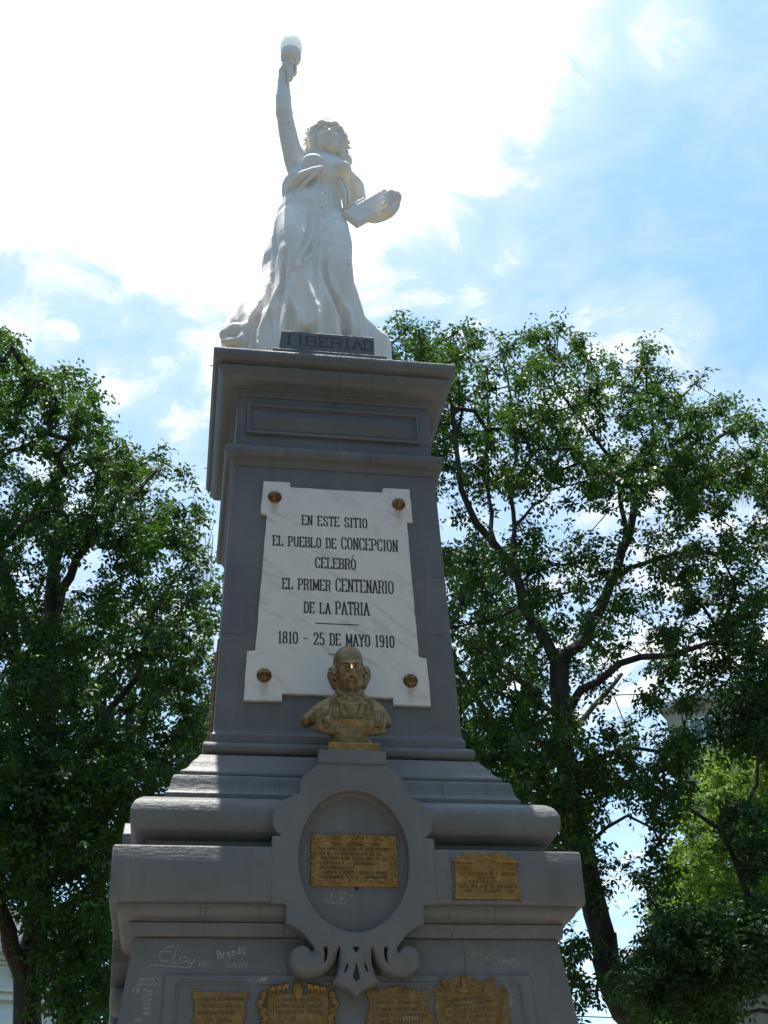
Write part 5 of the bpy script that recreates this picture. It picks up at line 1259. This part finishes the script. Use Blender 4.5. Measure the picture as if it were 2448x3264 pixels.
    def bake(m): return (O[m][:, None]+(ld[m][:, None]*U[None, :, 0:1]+ly[m][:, None]*U[None, :, 1:2]+lz[m][:, None]*U[None, :, 2:3])*sz[m][:, None, None]).reshape(-1, 3)
    m_ = ~single; VV = bake(m_); nn = int(m_.sum()); FF = (LEAF_Q[None]+np.arange(nn)[:, None, None]*8).reshape(-1, 4)
    tint = np.repeat(np.clip(rg.normal(.5, .22, nn), 0, 1), 4)
    me = fast_mesh('crown', VV, FF, tint); cr = link('crown', me, MAT[leafmat], T); cr['kind'] = 'stuff'
    if parts:
        lm = fast_mesh('leaf', U, LEAF_Q, np.full(4, .55)); lm.materials.append(MAT[leafmat]); inv_ = Matrix.Translation(T.location).inverted()
        for i in np.nonzero(single)[0]:
            o = bpy.data.objects.new('leaf', lm); COL.objects.link(o); o.parent = T; o.matrix_parent_inverse = inv_
            a, b, c, q, s_ = ld[i], ly[i], lz[i], O[i], sz[i]
            o.matrix_basis = Matrix(((a[0]*s_, b[0]*s_, c[0]*s_, q[0]), (a[1]*s_, b[1]*s_, c[1]*s_, q[1]), (a[2]*s_, b[2]*s_, c[2]*s_, q[2]), (0, 0, 0, 1)))
    return T, nn
def L(pts, r0, r1): return ([at(*p) for p in pts], r0, r1)
# --- the big tree on the right of the pedestal
Y1 = 6.5
b0 = at(2030, 3264, Y1); g0 = (b0[0]+.35, b0[1], 0)
limbs = [([g0, (b0[0]+.15, b0[1], 1.8), b0]+[at(*p) for p in ((1991, 3220, Y1), (1958, 3150, Y1), (1931, 3060, Y1), (1901, 2913, Y1), (1871, 2792, Y1), (1825, 2642, Y1), (1811, 2491, Y1), (1790, 2311, Y1), (1781, 2130, Y1))], .19, .125),
         L([(1781, 2130, Y1), (1740, 2040, 6.4), (1700, 1985, 6.3), (1666, 1930, 6.2), (1629, 1800, 6.0), (1576, 1735, 5.8), (1520, 1670, 5.7), (1470, 1560, 5.6), (1450, 1400, 5.5), (1440, 1300, 5.5)], 0.076, 0.022),
         L([(1781, 2130, Y1), (1805, 2085, 6.6), (1871, 2035, 6.8), (1915, 1940, 6.9), (1967, 1815, 7.0), (2012, 1672, 7.0), (2027, 1589, 7.0), (2080, 1544, 7.1), (2178, 1514, 7.3), (2290, 1394, 7.5), (2380, 1350, 7.6)], 0.084, 0.026),
         L([(1811, 2260, Y1), (1850, 2200, 6.3), (1907, 2173, 6.2), (1975, 2115, 6.0), (2040, 2095, 5.9), (2124, 2090, 5.8), (2260, 2050, 5.6), (2400, 2060, 5.4)], 0.056, 0.022),
         L([(1952, 1853, 6.95), (2010, 1810, 6.8), (2088, 1785, 6.6), (2150, 1765, 6.5), (2230, 1755, 6.4), (2330, 1770, 6.3)], 0.040, 0.015),
         L([(2050, 1560, 7.05), (2073, 1500, 7.1), (2078, 1400, 7.1), (2076, 1288, 7.1), (2062, 1190, 7.1)], 0.040, 0.013),
         L([(2000, 1700, 7.0), (1975, 1560, 6.9), (1950, 1470, 6.9), (1900, 1400, 6.8), (1854, 1341, 6.7), (1800, 1270, 6.6), (1764, 1210, 6.5), (1770, 1100, 6.5)], 0.040, 0.013),
         L([(1629, 1800, 6.0), (1640, 1680, 6.2), (1625, 1560, 6.3), (1650, 1440, 6.4), (1630, 1280, 6.4), (1600, 1150, 6.4)], 0.036, 0.015),
         L([(1576, 1735, 5.8), (1560, 1600, 6.0), (1550, 1450, 6.1), (1555, 1300, 6.1), (1550, 1180, 6.1)], 0.032, 0.013),
         L([(1640, 1680, 6.2), (1700, 1610, 6.4), (1760, 1560, 6.5), (1840, 1540, 6.6)], 0.024, 0.011),
         L([(1790, 2311, Y1), (1700, 2200, 6.0), (1600, 2120, 5.7), (1540, 2050, 5.6)], 0.040, 0.015),
         L([(2178, 1514, 7.3), (2230, 1620, 7.2), (2330, 1680, 7.1)], 0.024, 0.011),
         L([(1811, 2491, Y1), (1900, 2420, 6.2), (2000, 2380, 6.0), (2120, 2400, 5.9)], 0.040, 0.015),
         L([(1850, 2720, Y1), (1930, 2640, 6.3), (2000, 2600, 6.2), (2080, 2640, 6.1)], 0.032, 0.011)]
crown_top = [(1225, 1068), (1300, 1048), (1390, 1078), (1450, 1038), (1500, 1048), (1540, 1108), (1620, 1108), (1680, 1078), (1740, 1048), (1850, 1088), (1920, 1148), (1990, 1138), (2070, 1118), (2140, 1148), (2190, 1198), (2250, 1248), (2330, 1288), (2448, 1358), (2520, 1438), (2520, 1560), (1240, 1560)]
mid_r = [(1240, 1500), (2520, 1500), (2520, 2380), (2250, 2330), (2130, 2480), (1330, 2480), (1300, 1900)]
low_r = [(1330, 2400), (2200, 2400), (2170, 2560), (2110, 2640), (2050, 2600), (1980, 2580), (1900, 2640), (1800, 2720), (1700, 2700), (1400, 2500)]
hang = [[(1840, 2750), (1930, 2760), (1990, 2850), (1985, 2960), (1900, 2880)], [(2000, 2680), (2120, 2680), (2150, 2900), (2110, 2960), (2040, 2850)], [(1800, 2950), (1880, 2960), (1890, 3240), (1820, 3230), (1780, 3050)], [(1950, 3080), (2060, 3090), (2080, 3180), (1960, 3200)]]
holesR = [(1727, 1627, 85, 60, .95), (1600, 1600, 60, 60, .6), (1470, 1700, 80, 60, .85), (1560, 1740, 55, 45, .7), (1350, 1560, 60, 50, .7), (1880, 2120, 60, 60, .95), (1900, 2300, 70, 60, .8), (1960, 2230, 60, 50, .7), (2120, 1650, 85, 60, .7), (2330, 1640, 60, 60, .75), (2080, 1930, 70, 40, .4), (1800, 1180, 45, 35, .6), (1990, 1190, 50, 45, .7), (2170, 1280, 50, 45, .5),
          (1500, 1330, 40, 50, .5), (1850, 1650, 70, 50, .6), (2000, 1420, 60, 50, .4), (1760, 1750, 70, 50, .5), (2060, 2560, 60, 70, .6), (1930, 2020, 60, 40, .6), (2000, 2430, 90, 45, .6), (1420, 1600, 40, 60, .5), (1960, 2880, 80, 150, .97), (2040, 2760, 60, 60, .8), (1900, 3050, 40, 120, .6)]
_, n1 = grow_tree('broadleaf_tree', 'tall dark tree right of the pedestal with a forked leaning trunk', limbs,
          [(340, crown_top, 4.9, 7.9), (310, mid_r, 4.7, 7.7), (60, [(2150, 1500), (2520, 1450), (2520, 2150), (2200, 2100)], 5.0, 7.4), (120, low_r, 5.0, 7.2), (42, [(2120, 2100), (2520, 2100), (2520, 2400), (2160, 2380)], 4.8, 6.5)]+[(9, h_, 5.8, 6.8) for h_ in hang], 3, leaf=.082, twigs=7, spread=.40, ground=g0, holes=holesR, trunk_r=.2, mind=.25, parts=280)
# --- tree behind it, filling the shade
b1 = at(1640, 3264, 13.0)
limbs = [([(b1[0]+.3, 13, 0), (b1[0], 13, 4.0)]+[at(*p) for p in ((1660, 2700, 13), (1640, 2400, 13), (1700, 2100, 13))], .22, .10), L([(1640, 2400, 13), (1500, 2200, 12.6), (1400, 2000, 12.4)], .08, .04), L([(1640, 2500, 13), (1850, 2300, 13.4), (1980, 2150, 13.6)], .08, .04)]
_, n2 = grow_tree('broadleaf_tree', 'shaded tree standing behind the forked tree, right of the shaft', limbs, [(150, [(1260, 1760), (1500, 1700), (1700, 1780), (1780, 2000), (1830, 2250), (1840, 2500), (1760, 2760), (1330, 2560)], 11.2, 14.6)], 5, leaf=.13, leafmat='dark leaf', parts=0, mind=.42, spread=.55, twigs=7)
# --- low dark tree in the bottom right corner
Y3 = 5.2; g3 = at(2560, 3200, Y3)
limbs = [([(g3[0], Y3, 0), (g3[0], Y3, 2.0), tuple(at(2560, 3150, Y3)), tuple(at(2500, 2990, Y3))], .13, .08), L([(2500, 3000, Y3), (2448, 2990, Y3), (2400, 2900, Y3), (2335, 2720, Y3), (2290, 2640, Y3), (2200, 2580, Y3)], .045, .02),
         L([(2560, 3150, Y3), (2400, 3110, Y3), (2300, 3090, Y3), (2180, 3110, Y3), (2080, 3160, Y3)], .045, .016), L([(2500, 3060, Y3), (2380, 2980, Y3), (2250, 2960, Y3), (2120, 2960, Y3)], .03, .012), L([(2540, 3240, Y3), (2420, 3220, Y3), (2330, 3240, Y3)], .03, .015)]
_, n3 = grow_tree('broadleaf_tree', 'low dark tree in the bottom right corner, in front of the apartment block', limbs,
          [(215, [(2060, 3000), (2130, 2940), (2240, 2900), (2350, 2900), (2520, 2850), (2520, 3080), (2300, 3160), (2160, 3210), (2040, 3200), (1990, 3120)], 4.2, 6.2), (30, [(2120, 3150), (2350, 3130), (2330, 3264), (2180, 3264)], 4.6, 6.0), (16, [(2280, 2560), (2448, 2560), (2448, 2800), (2340, 2760)], 4.8, 5.6),
           (30, [(2300, 2200), (2520, 2150), (2520, 2420), (2380, 2420)], 4.6, 6.0)], 8, leaf=.066, leafmat='dark leaf', parts=220, mind=.20, spread=.31, twigs=8, whorls=4)
# --- bright trees in front of the apartment block
for i, (cx, cy, Yt, poly, cnt, lab) in enumerate(((2400, 2700, 19.0, [(2170, 2560), (2240, 2430), (2320, 2370), (2448, 2330), (2560, 2350), (2560, 2940), (2400, 3000), (2240, 2930), (2140, 2780)], 230, 'sunlit yellow-green tree in front of the apartment block'),
                                                   (2200, 2900, 22.0, [(2090, 2860), (2150, 2760), (2260, 2700), (2330, 2800), (2330, 3050), (2180, 3120), (2080, 3000)], 130, 'smaller bright tree low beside the apartment block'),
                                                   (2330, 3180, 17.0, [(2150, 3120), (2260, 3080), (2350, 3130), (2330, 3264), (2120, 3264)], 90, 'bright green shrubby tree at the bottom, below the dark corner tree'))):
    c = at(cx, cy, Yt); gx = (c[0], Yt, 0)
    limbs = [([gx, (c[0]+.1, Yt, c[2]*.35), (c[0]-.1, Yt, c[2]*.7), tuple(c)], .16, .06)]
    if i == 0: limbs += [L([(2380, 2900, 19), (2300, 2750, 18.6), (2310, 2620, 18.5), (2280, 2530, 18.4)], .05, .02), L([(2400, 2750, 19), (2448, 2600, 19), (2440, 2480, 19)], .05, .02)]
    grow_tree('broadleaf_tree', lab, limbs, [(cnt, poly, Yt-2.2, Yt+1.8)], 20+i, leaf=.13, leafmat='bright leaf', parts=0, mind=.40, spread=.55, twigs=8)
# --- big tree on the left
Y4 = 9.5; b4 = at(86, 3264, Y4)
limbs = [([(b4[0], Y4, 0), tuple(b4)]+[at(*p) for p in ((86, 3180, Y4), (84, 3105, Y4), (112, 2992, Y4), (122, 2845, Y4), (140, 2650, Y4), (150, 2450, Y4), (158, 2150, Y4), (165, 1868, Y4), (191, 1694, 9.6), (187, 1600, 9.7))], .24, .07),
         L([(84, 3140, Y4), (36, 3020, 9.3), (0, 2900, 9.2), (-60, 2760, 9.1)], .12, .09), L([(118, 2960, Y4), (150, 2935, 9.4), (177, 2910, 9.3), (260, 2860, 9.2)], .08, .03),
         L([(160, 1990, Y4), (240, 1790, 9.3), (304, 1716, 9.2), (378, 1651, 9.1), (434, 1573, 9.0), (500, 1500, 9.0)], .085, .025),
         L([(150, 2300, Y4), (60, 2100, 9.0), (0, 1751, 8.8), (87, 1664, 8.8), (130, 1634, 8.8), (190, 1625, 8.8)], .07, .03),
         L([(158, 2150, Y4), (40, 1900, 9.8), (-40, 1560, 9.9), (0, 1460, 9.9), (87, 1421, 9.9), (174, 1360, 9.9), (204, 1304, 9.9), (198, 1217, 9.9)], .08, .018),
         L([(140, 2600, Y4), (240, 2490, 9.2), (354, 2255, 9.0), (442, 2155, 8.9), (466, 2019, 8.9), (520, 1900, 8.9), (600, 1800, 8.9)], .075, .02),
         L([(130, 2720, Y4), (40, 2620, 9.0), (-60, 2560, 8.8)], .07, .04), L([(135, 2560, Y4), (230, 2500, 9.1), (330, 2470, 9.0)], .05, .025),
         L([(90, 1660, 8.8), (150, 1550, 8.9), (220, 1490, 8.9), (330, 1450, 8.9)], .03, .012), L([(120, 2850, Y4), (220, 2760, 9), (330, 2620, 8.9), (430, 2480, 8.8)], .06, .02), L([(330, 2620, 8.9), (300, 2600, 8.8), (230, 2570, 8.8)], .03, .02)]
topL = [(-80, 1040), (10, 1060), (50, 1120), (100, 1190), (160, 1200), (230, 1180), (300, 1240), (310, 1330), (320, 1380), (400, 1430), (480, 1455), (560, 1450), (580, 1530), (620, 1620), (650, 1710), (610, 1740), (-80, 1740)]
midL = [(-80, 1680), (600, 1700), (650, 1780), (690, 1880), (690, 2050), (672, 2360), (640, 2480), (-80, 2480)]
lowL = [(-80, 2440), (640, 2440), (560, 2540), (420, 2560), (400, 2700), (345, 2800), (330, 3000), (200, 2930), (0, 2880), (-80, 2900)]
lowL2 = [(180, 2960), (345, 2900), (370, 3264), (230, 3264), (180, 3150), (90, 3130)]
holesL = [(60, 1460, 55, 45, .9), (120, 1490, 60, 40, .8), (330, 1760, 60, 35, .9), (110, 1760, 90, 60, .6), (60, 1850, 60, 80, .6), (250, 1810, 60, 50, .6), (200, 1260, 45, 30, .6), (140, 1890, 60, 50, .5), (190, 2840, 38, 60, .92), (420, 2260, 70, 45, .5), (560, 2240, 50, 40, .6), (95, 2480, 35, 35, .8), (520, 1560, 30, 50, .5), (20, 1620, 40, 60, .6), (330, 1560, 40, 40, .5), (620, 1960, 50, 40, .5)]
_, n4 = grow_tree('broadleaf_tree', 'large dark tree left of the pedestal, its crown filling the left side', limbs, [(260, topL, 7.7, 11.1), (310, midL, 7.5, 10.9), (260, lowL, 7.4, 10.4), (60, lowL2, 7.8, 9.6), (190, [(-1200, 1350), (-80, 1050), (-80, 2900), (-1200, 3000)], 7.0, 11.0)], 13, leaf=.092, twigs=7, holes=holesL, mind=.28, parts=280, spread=.44)  # last patch: unseen crown added past the left edge to shade the pedestal's side
# --- tree behind it
b5 = at(420, 3264, 17.0)
limbs = [([(b5[0], 17, 0), (b5[0], 17, 4.5)]+[at(*p) for p in ((420, 2800, 17), (400, 2500, 17), (420, 2200, 17))], .22, .1), L([(400, 2500, 17), (250, 2300, 17), (150, 2150, 17)], .09, .04)]
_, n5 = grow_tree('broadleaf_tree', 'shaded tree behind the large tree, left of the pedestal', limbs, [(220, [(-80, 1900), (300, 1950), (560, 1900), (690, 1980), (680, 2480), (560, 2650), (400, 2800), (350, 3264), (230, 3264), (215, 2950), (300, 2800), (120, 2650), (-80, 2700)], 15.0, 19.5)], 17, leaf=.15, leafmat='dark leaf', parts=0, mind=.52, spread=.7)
# a last dark tree seen low between the two
print('leaves', n1, n2, n3, n4, n5)

# --- unseen park trees added round the square to block sky light
for i, (x, y, r, h) in enumerate(((-11, -17, 5.2, 15), (-2, -21, 5.6, 16), (8, -18, 5.2, 15), (12, -12, 4.8, 15), (-10.5, -8, 4.6, 14), (-10, 0.5, 4.3, 13), (12, -3, 4.4, 14))):
    rg = np.random.default_rng(60+i); T = empty('broadleaf_tree', (x, y, 0), ('unseen park tree added to block sky light, '+('behind to the left', 'straight behind', 'behind to the right', 'right of the pedestal front', 'left of the pedestal front', 'far left of the pedestal', 'far right of the pedestal')[i]), 'tree', 'unseen trees added to block sky light')
    m = MB(); m.tube([(x, y, 0), (x+.1, y, 3.2), (x-.1, y+.2, h*.62)], [.28, .2, .12], 9)
    for k in range(7):
        a = k*.9; m.tube([(x, y, 3+.5*k), (x+r*.4*math.cos(a), y+r*.4*math.sin(a), 4.2+.6*k), (x+r*.75*math.cos(a), y+r*.75*math.sin(a), 5.2+.7*k)], [.1, .07, .03], 6)
    m.build('trunk', MAT['bark'], T, smooth=60)
    n = 20000; q = unit(rg.normal(0, 1, (n, 3)))*(rg.random((n, 1))**.4)*np.array((r, r, h*.36)); q = q+np.sin(q*2.1+i)*.4+np.array((x, y, h*.64)); a1 = unit(rg.normal(0, 1, (n, 3))); a2 = unit(np.cross(a1, rg.normal(0, 1, (n, 3)))); s = .34*rg.uniform(.6, 1.2, (n, 1))
    V = np.stack([q, q+a1*s*.5+a2*s*.28, q+a1*s, q+a1*s*.5-a2*s*.28], 1).reshape(-1, 3); me = fast_mesh('crown', V, np.arange(n*4).reshape(-1, 4), np.clip(rg.normal(.5, .2, n), 0, 1)); link('crown', me, MAT['dark leaf'], T)['kind'] = 'stuff'
# ================================================================== PALM at the right edge
pc = at(2640, 1500, 12.0)
palm = empty('palm_tree', (pc[0]+.2, 12.0, 0), 'palm with drooping fronds entering at the right edge, behind the tall tree', 'tree')
m = MB(); m.tube([(pc[0]+.2, 12, 0), (pc[0]+.1, 12, pc[2]*.5), tuple(pc)], [.22, .17, .13], 10); m.build('trunk', MAT['bark'], palm, smooth=60)
rnd = random.Random(21)
for i in range(16):
    az = 2*math.pi*i/16+rnd.uniform(-.15, .15); el = rnd.uniform(-.1, .9); Lf = rnd.uniform(1.9, 2.5); m = MB(); pts = []
    d = Vector((math.cos(az)*math.cos(el), math.sin(az)*math.cos(el), math.sin(el))); p = Vector(pc)
    for k in range(13): pts.append(p.copy()); d = (d+Vector((0, 0, -.11))).normalized(); p += d*Lf/12
    m.tube(pts, [.02-.0014*k for k in range(13)], 5)
    for k in range(2, 13):
        t = (pts[k]-pts[k-1]).normalized(); s = t.cross(Vector((0, 0, 1))).normalized()
        for q in range(3):
            b = pts[k-1].lerp(pts[k], q/3)
            for sg_ in (-1, 1):
                l = .55*math.sin(math.pi*min(.98, (k+1)/14))+.12; e = (s*sg_*.55+t*.6+Vector((0, 0, -.9))).normalized(); w = t*.011
                m.add([b-w, b+w, b+e*l*.6+w*.8+Vector((0, 0, -.02)), b+e*l+Vector((0, 0, -.12*l)), b+e*l*.6-w*.8+Vector((0, 0, -.02))], [(0, 1, 2, 4), (4, 2, 3)])
    m.build('frond', MAT['palm leaf'], palm)

# ================================================================== BUILDINGS
def wall_frame(o, dirx):
    """local frame: x along the facade, y out of the wall, z up"""
    a = Vector(dirx).normalized(); n = a.cross(Vector((0, 0, 1))); return Matrix(((a.x, n.x, 0, o[0]), (a.y, n.y, 0, o[1]), (a.z, n.z, 1, o[2]), (0, 0, 0, 1)))
# apartment block on the right: facade running from far left towards the viewer's right
pL = at(2120, 2270, 44.0)
apt = empty('apartment_building', (float(pL[0]), 44.0, 0), 'tall cream apartment block with red brick balconies behind the trees on the right', 'building')
top = float(pL[2]); Mx = wall_frame((float(pL[0]), 44.0, 0), (.80, -.60, 0))
Minv = Matrix.Translation(apt.location)
def bpart(m, name, mat): return m.build(name, MAT[mat], apt)
m = MB(); m.box(0, 24, -14, 0, 0, top, Mx); bpart(m, 'wall', 'cream stucco')
m = MB(); m.box(-.25, 24.2, -14.2, .35, top, top+.35, Mx); bpart(m, 'roof_slab', 'grey stucco')
nf_ = int(top/2.95)
wm_, fm_, gm_ = {}, {}, {}
def shared(key, fn):
    if key not in wm_: wm_[key] = fn()
    return wm_[key]
for fl in range(nf_):
    zb = top-2.95*(fl+1)
    m = MB(); m.box(0, 24, 0, .06, zb-.12, zb+.10, Mx); bpart(m, 'floor_band', 'grey stucco')
    for k, (x0, kind) in enumerate(((1.0, 'w'), (3.6, 'b'), (8.4, 'w'), (10.8, 'b'), (15.6, 'w'), (18.2, 'b'))):
        if kind == 'w':
            m = MB(); m.box(x0, x0+1.3, .0, .05, zb+1.0, zb+2.3, Mx); fr = bpart(m, 'window', 'white frame')
            m = MB(); m.box(x0+.08, x0+.61, .04, .06, zb+1.08, zb+2.22, Mx); m.box(x0+.69, x0+1.22, .04, .06, zb+1.08, zb+2.22, Mx); pn = m.build('pane', MAT['window glass'], None); pn.parent = fr
        else:
            m = MB(); m.box(x0, x0+4.0, 0, 1.3, zb-.02, zb+.13, Mx); bpart(m, 'balcony_slab', 'grey stucco')
            m = MB(); 
            # brick parapet, front and both ends, with its own brick-scaled coordinates
            A = Mx@Matrix.Translation((x0, 1.18, zb+.13))
            q = MB(); q.box(0, 4.0, 0, .12, 0, .95); br = q.build('balcony_parapet', MAT['brick'], apt); br.matrix_parent_inverse = Matrix.Identity(4); br.matrix_basis = Matrix.Translation(apt.location).inverted()@A
            q = MB(); q.box(0, 1.18, 0, .12, 0, .95); br = q.build('balcony_parapet', MAT['brick'], apt); br.matrix_parent_inverse = Matrix.Identity(4); br.matrix_basis = Matrix.Translation(apt.location).inverted()@Mx@Matrix.Translation((x0+.12, 0, zb+.13))@Matrix.Rotation(R(90), 4, 'Z')
            m = MB(); m.box(x0-.02, x0+4.02, 1.15, 1.33, zb+1.08, zb+1.14, Mx); bpart(m, 'parapet_coping', 'grey stucco')
            m = MB(); m.box(x0+.5, x0+3.4, .0, .05, zb+.15, zb+2.35, Mx); fr = bpart(m, 'balcony_door', 'white frame')
            m = MB(); m.box(x0+.6, x0+1.9, .04, .06, zb+.25, zb+2.25, Mx); m.box(x0+2.0, x0+3.3, .04, .06, zb+.25, zb+2.25, Mx); pn = m.build('pane', MAT['window glass'], None); pn.parent = fr
# left flank of the block
for fl in range(nf_):
    zb = top-2.95*(fl+1)
    for yy_ in (-3.2, -7.0, -11.0):
        m = MB(); m.box(-.05, 0, yy_-1.2, yy_, zb+1.0, zb+2.3, Mx); fr = bpart(m, 'window', 'white frame')
        m = MB(); m.box(-.06, -.04, yy_-1.12, yy_-.08, zb+1.08, zb+2.22, Mx); pn = m.build('pane', MAT['window glass'], None); pn.parent = fr
# low building with an iron balcony, bottom right of the trunk
c = at(2065, 3215, 27.0)
low = empty('corner_house', (float(c[0]), 27.0, 0), 'low grey house with an iron balcony rail, at the bottom right beside the trunk', 'house')
Ml = wall_frame((float(c[0]), 27.0, 0), (.97, -.24, 0)); zt = float(c[2])
m = MB(); m.box(0, 9, -7, 0, 0, zt-.45, Ml); m.build('wall', MAT['dirty stucco'], low)
m = MB(); m.box(-.15, 9.1, -7, .2, zt-.55, zt-.40, Ml); m.build('balcony_slab', MAT['dirty stucco'], low)
m = MB(); m.box(.9, 9, -7, -1.3, zt-.40, zt+2.2, Ml); m.build('upper_wall', MAT['dirty stucco'], low)
for k in range(26):
    m = MB(); m.box(.02+.13*k, .045+.13*k, .10, .125, zt-.40, zt+.55, Ml); m.build('baluster', MAT['rusty iron'], low)
m = MB(); m.box(0, 3.4, .09, .135, zt+.55, zt+.59, Ml); m.build('handrail', MAT['rusty iron'], low)
m = MB(); m.tube([Ml@Vector((.0, .14, zt-1.6)), Ml@Vector((.0, .14, zt+.9))], .05, 8); m.build('drainpipe', MAT['grey stucco'], low)
m = MB(); m.box(.35, .62, -1.35, -1.28, zt-.3, zt+1.7, Ml); m.build('window', MAT['white frame'], low)
# stained grey wall in the far right corner
c = at(2390, 3150, 15.0)
gw = empty('stained_building', (float(c[0]), 15.0, 0), 'stained grey wall at the far bottom right corner behind branches', 'building')
Mg = wall_frame((float(c[0]), 15.0, 0), (.95, -.3, 0))
m = MB(); m.box(-.2, 7, -5, 0, 0, float(c[2]), Mg); m.build('wall', MAT['dirty stucco'], gw)
m = MB(); m.box(-.25, 7.05, -5, .12, float(c[2]), float(c[2])+.14, Mg); m.build('coping', MAT['grey stucco'], gw)
# white classical building, left
c = at(240, 2990, 31.0); zt = float(c[2])
wh = empty('white_building', (float(c[0]), 31.0, 0), 'white building with a classical cornice and dark shuttered window, bottom left behind the trunk', 'building')
Mw = wall_frame((float(c[0]), 31.0, 0), (-.93, -.37, 0))
Mw = Matrix(((-.93, .37, 0, float(c[0])), (-.37, -.93, 0, 31.0), (0, 0, 1, 0), (0, 0, 0, 1)))
m = MB(); m.box(0, 16, -8, 0, 0, zt-1.9, Mw); m.build('wall', MAT['white stucco'], wh)
for z0_, z1_, o_ in ((-1.9, -1.7, .18), (-1.7, -1.62, .28), (-1.62, -.95, .06), (-.95, -.85, .16), (-.85, -.70, .30), (-.70, -.60, .55), (-.60, -.42, .62), (-.42, -.30, .72), (-.30, .55, .10), (.55, .70, .22)):
    m = MB(); m.box(-o_, 16, -8, o_, zt+z0_, zt+z1_, Mw); m.build('cornice_course', MAT['white stucco'], wh, bevel=.01, seg=1)
for k in range(14): m = MB(); m.box(.3+1.1*k, .62+1.1*k, .06, .34, zt-.95-.32, zt-.95, Mw); m.build('bracket', MAT['white stucco'], wh)
for k in range(5):
    x = 1.7+3.1*k
    m = MB(); m.box(x-.25, x+1.65, 0, .10, zt-5.6, zt-2.6, Mw); fr = m.build('window_frame', MAT['white stucco'], wh)
    m = MB(); m.box(x-.35, x+1.75, 0, .30, zt-2.6, zt-2.42, Mw); m.build('window_hood', MAT['white stucco'], wh)
    for s_ in (0, 1): m = MB(); m.box(x+.72*s_, x+.68+.72*s_, .09, .13, zt-5.5, zt-2.75, Mw); m.build('shutter', MAT['dark shutter'], wh)
# ================================================================== LATTICE MAST
c = at(667, 1708, 62.0); cb = at(640, 2050, 62.0)
mast = empty('radio_mast', (float(c[0]), 62.0, 0), 'thin lattice radio mast with a whip aerial, between the left tree and the pedestal', 'mast')
x, zt, w = float(c[0]), float(c[2]), .24
cols = [(x-w, 62-w*.6), (x+w, 62-w*.6), (x, 62+w)]
m = MB()
for a, b in cols: m.tube([(a, b, 0), (a, b, zt)], .035, 5)
m.build('leg', MAT['galvanised steel'], mast)
m = MB(); z = 0; k = 0
while z < zt-.5:
    for i in range(3):
        a, b = cols[i], cols[(i+1) % 3]; m.tube([(a[0], a[1], z), (b[0], b[1], z+.45)], .018, 4); m.tube([(b[0], b[1], z+.45), (a[0], a[1], z+.9)], .018, 4); m.tube([(a[0], a[1], z), (b[0], b[1], z)], .014, 4)
    z += .9
m.build('lattice', MAT['red and white mast paint'], mast)['kind'] = 'stuff'
ct = at(667, 1660, 62.0); m = MB(); m.tube([(x+.05, 62, zt-.4), (x+.25, 62, float(ct[2]))], .03, 5); m.build('whip_aerial', MAT['galvanised steel'], mast)
m = MB()
for s in (-1, 1): m.tube([(x, 62, zt-.3), (x+s*10, 62+3*s, 0)], .014, 4)
m.build('guy_wire', MAT['galvanised steel'], mast)
# overhead wire, bottom right
a = at(1960, 3244, 20.0); b = at(2448, 3262, 24.0)
m = MB(); m.tube([tuple(a+(a-b)*.6), tuple(a), tuple(b), tuple(b+(b-a)*.5)], .012, 5); w_ = m.build('overhead_wire', MAT['wire']); tag(w_, 'thin overhead wire crossing the gap of sky below right of the trunk', 'wire')
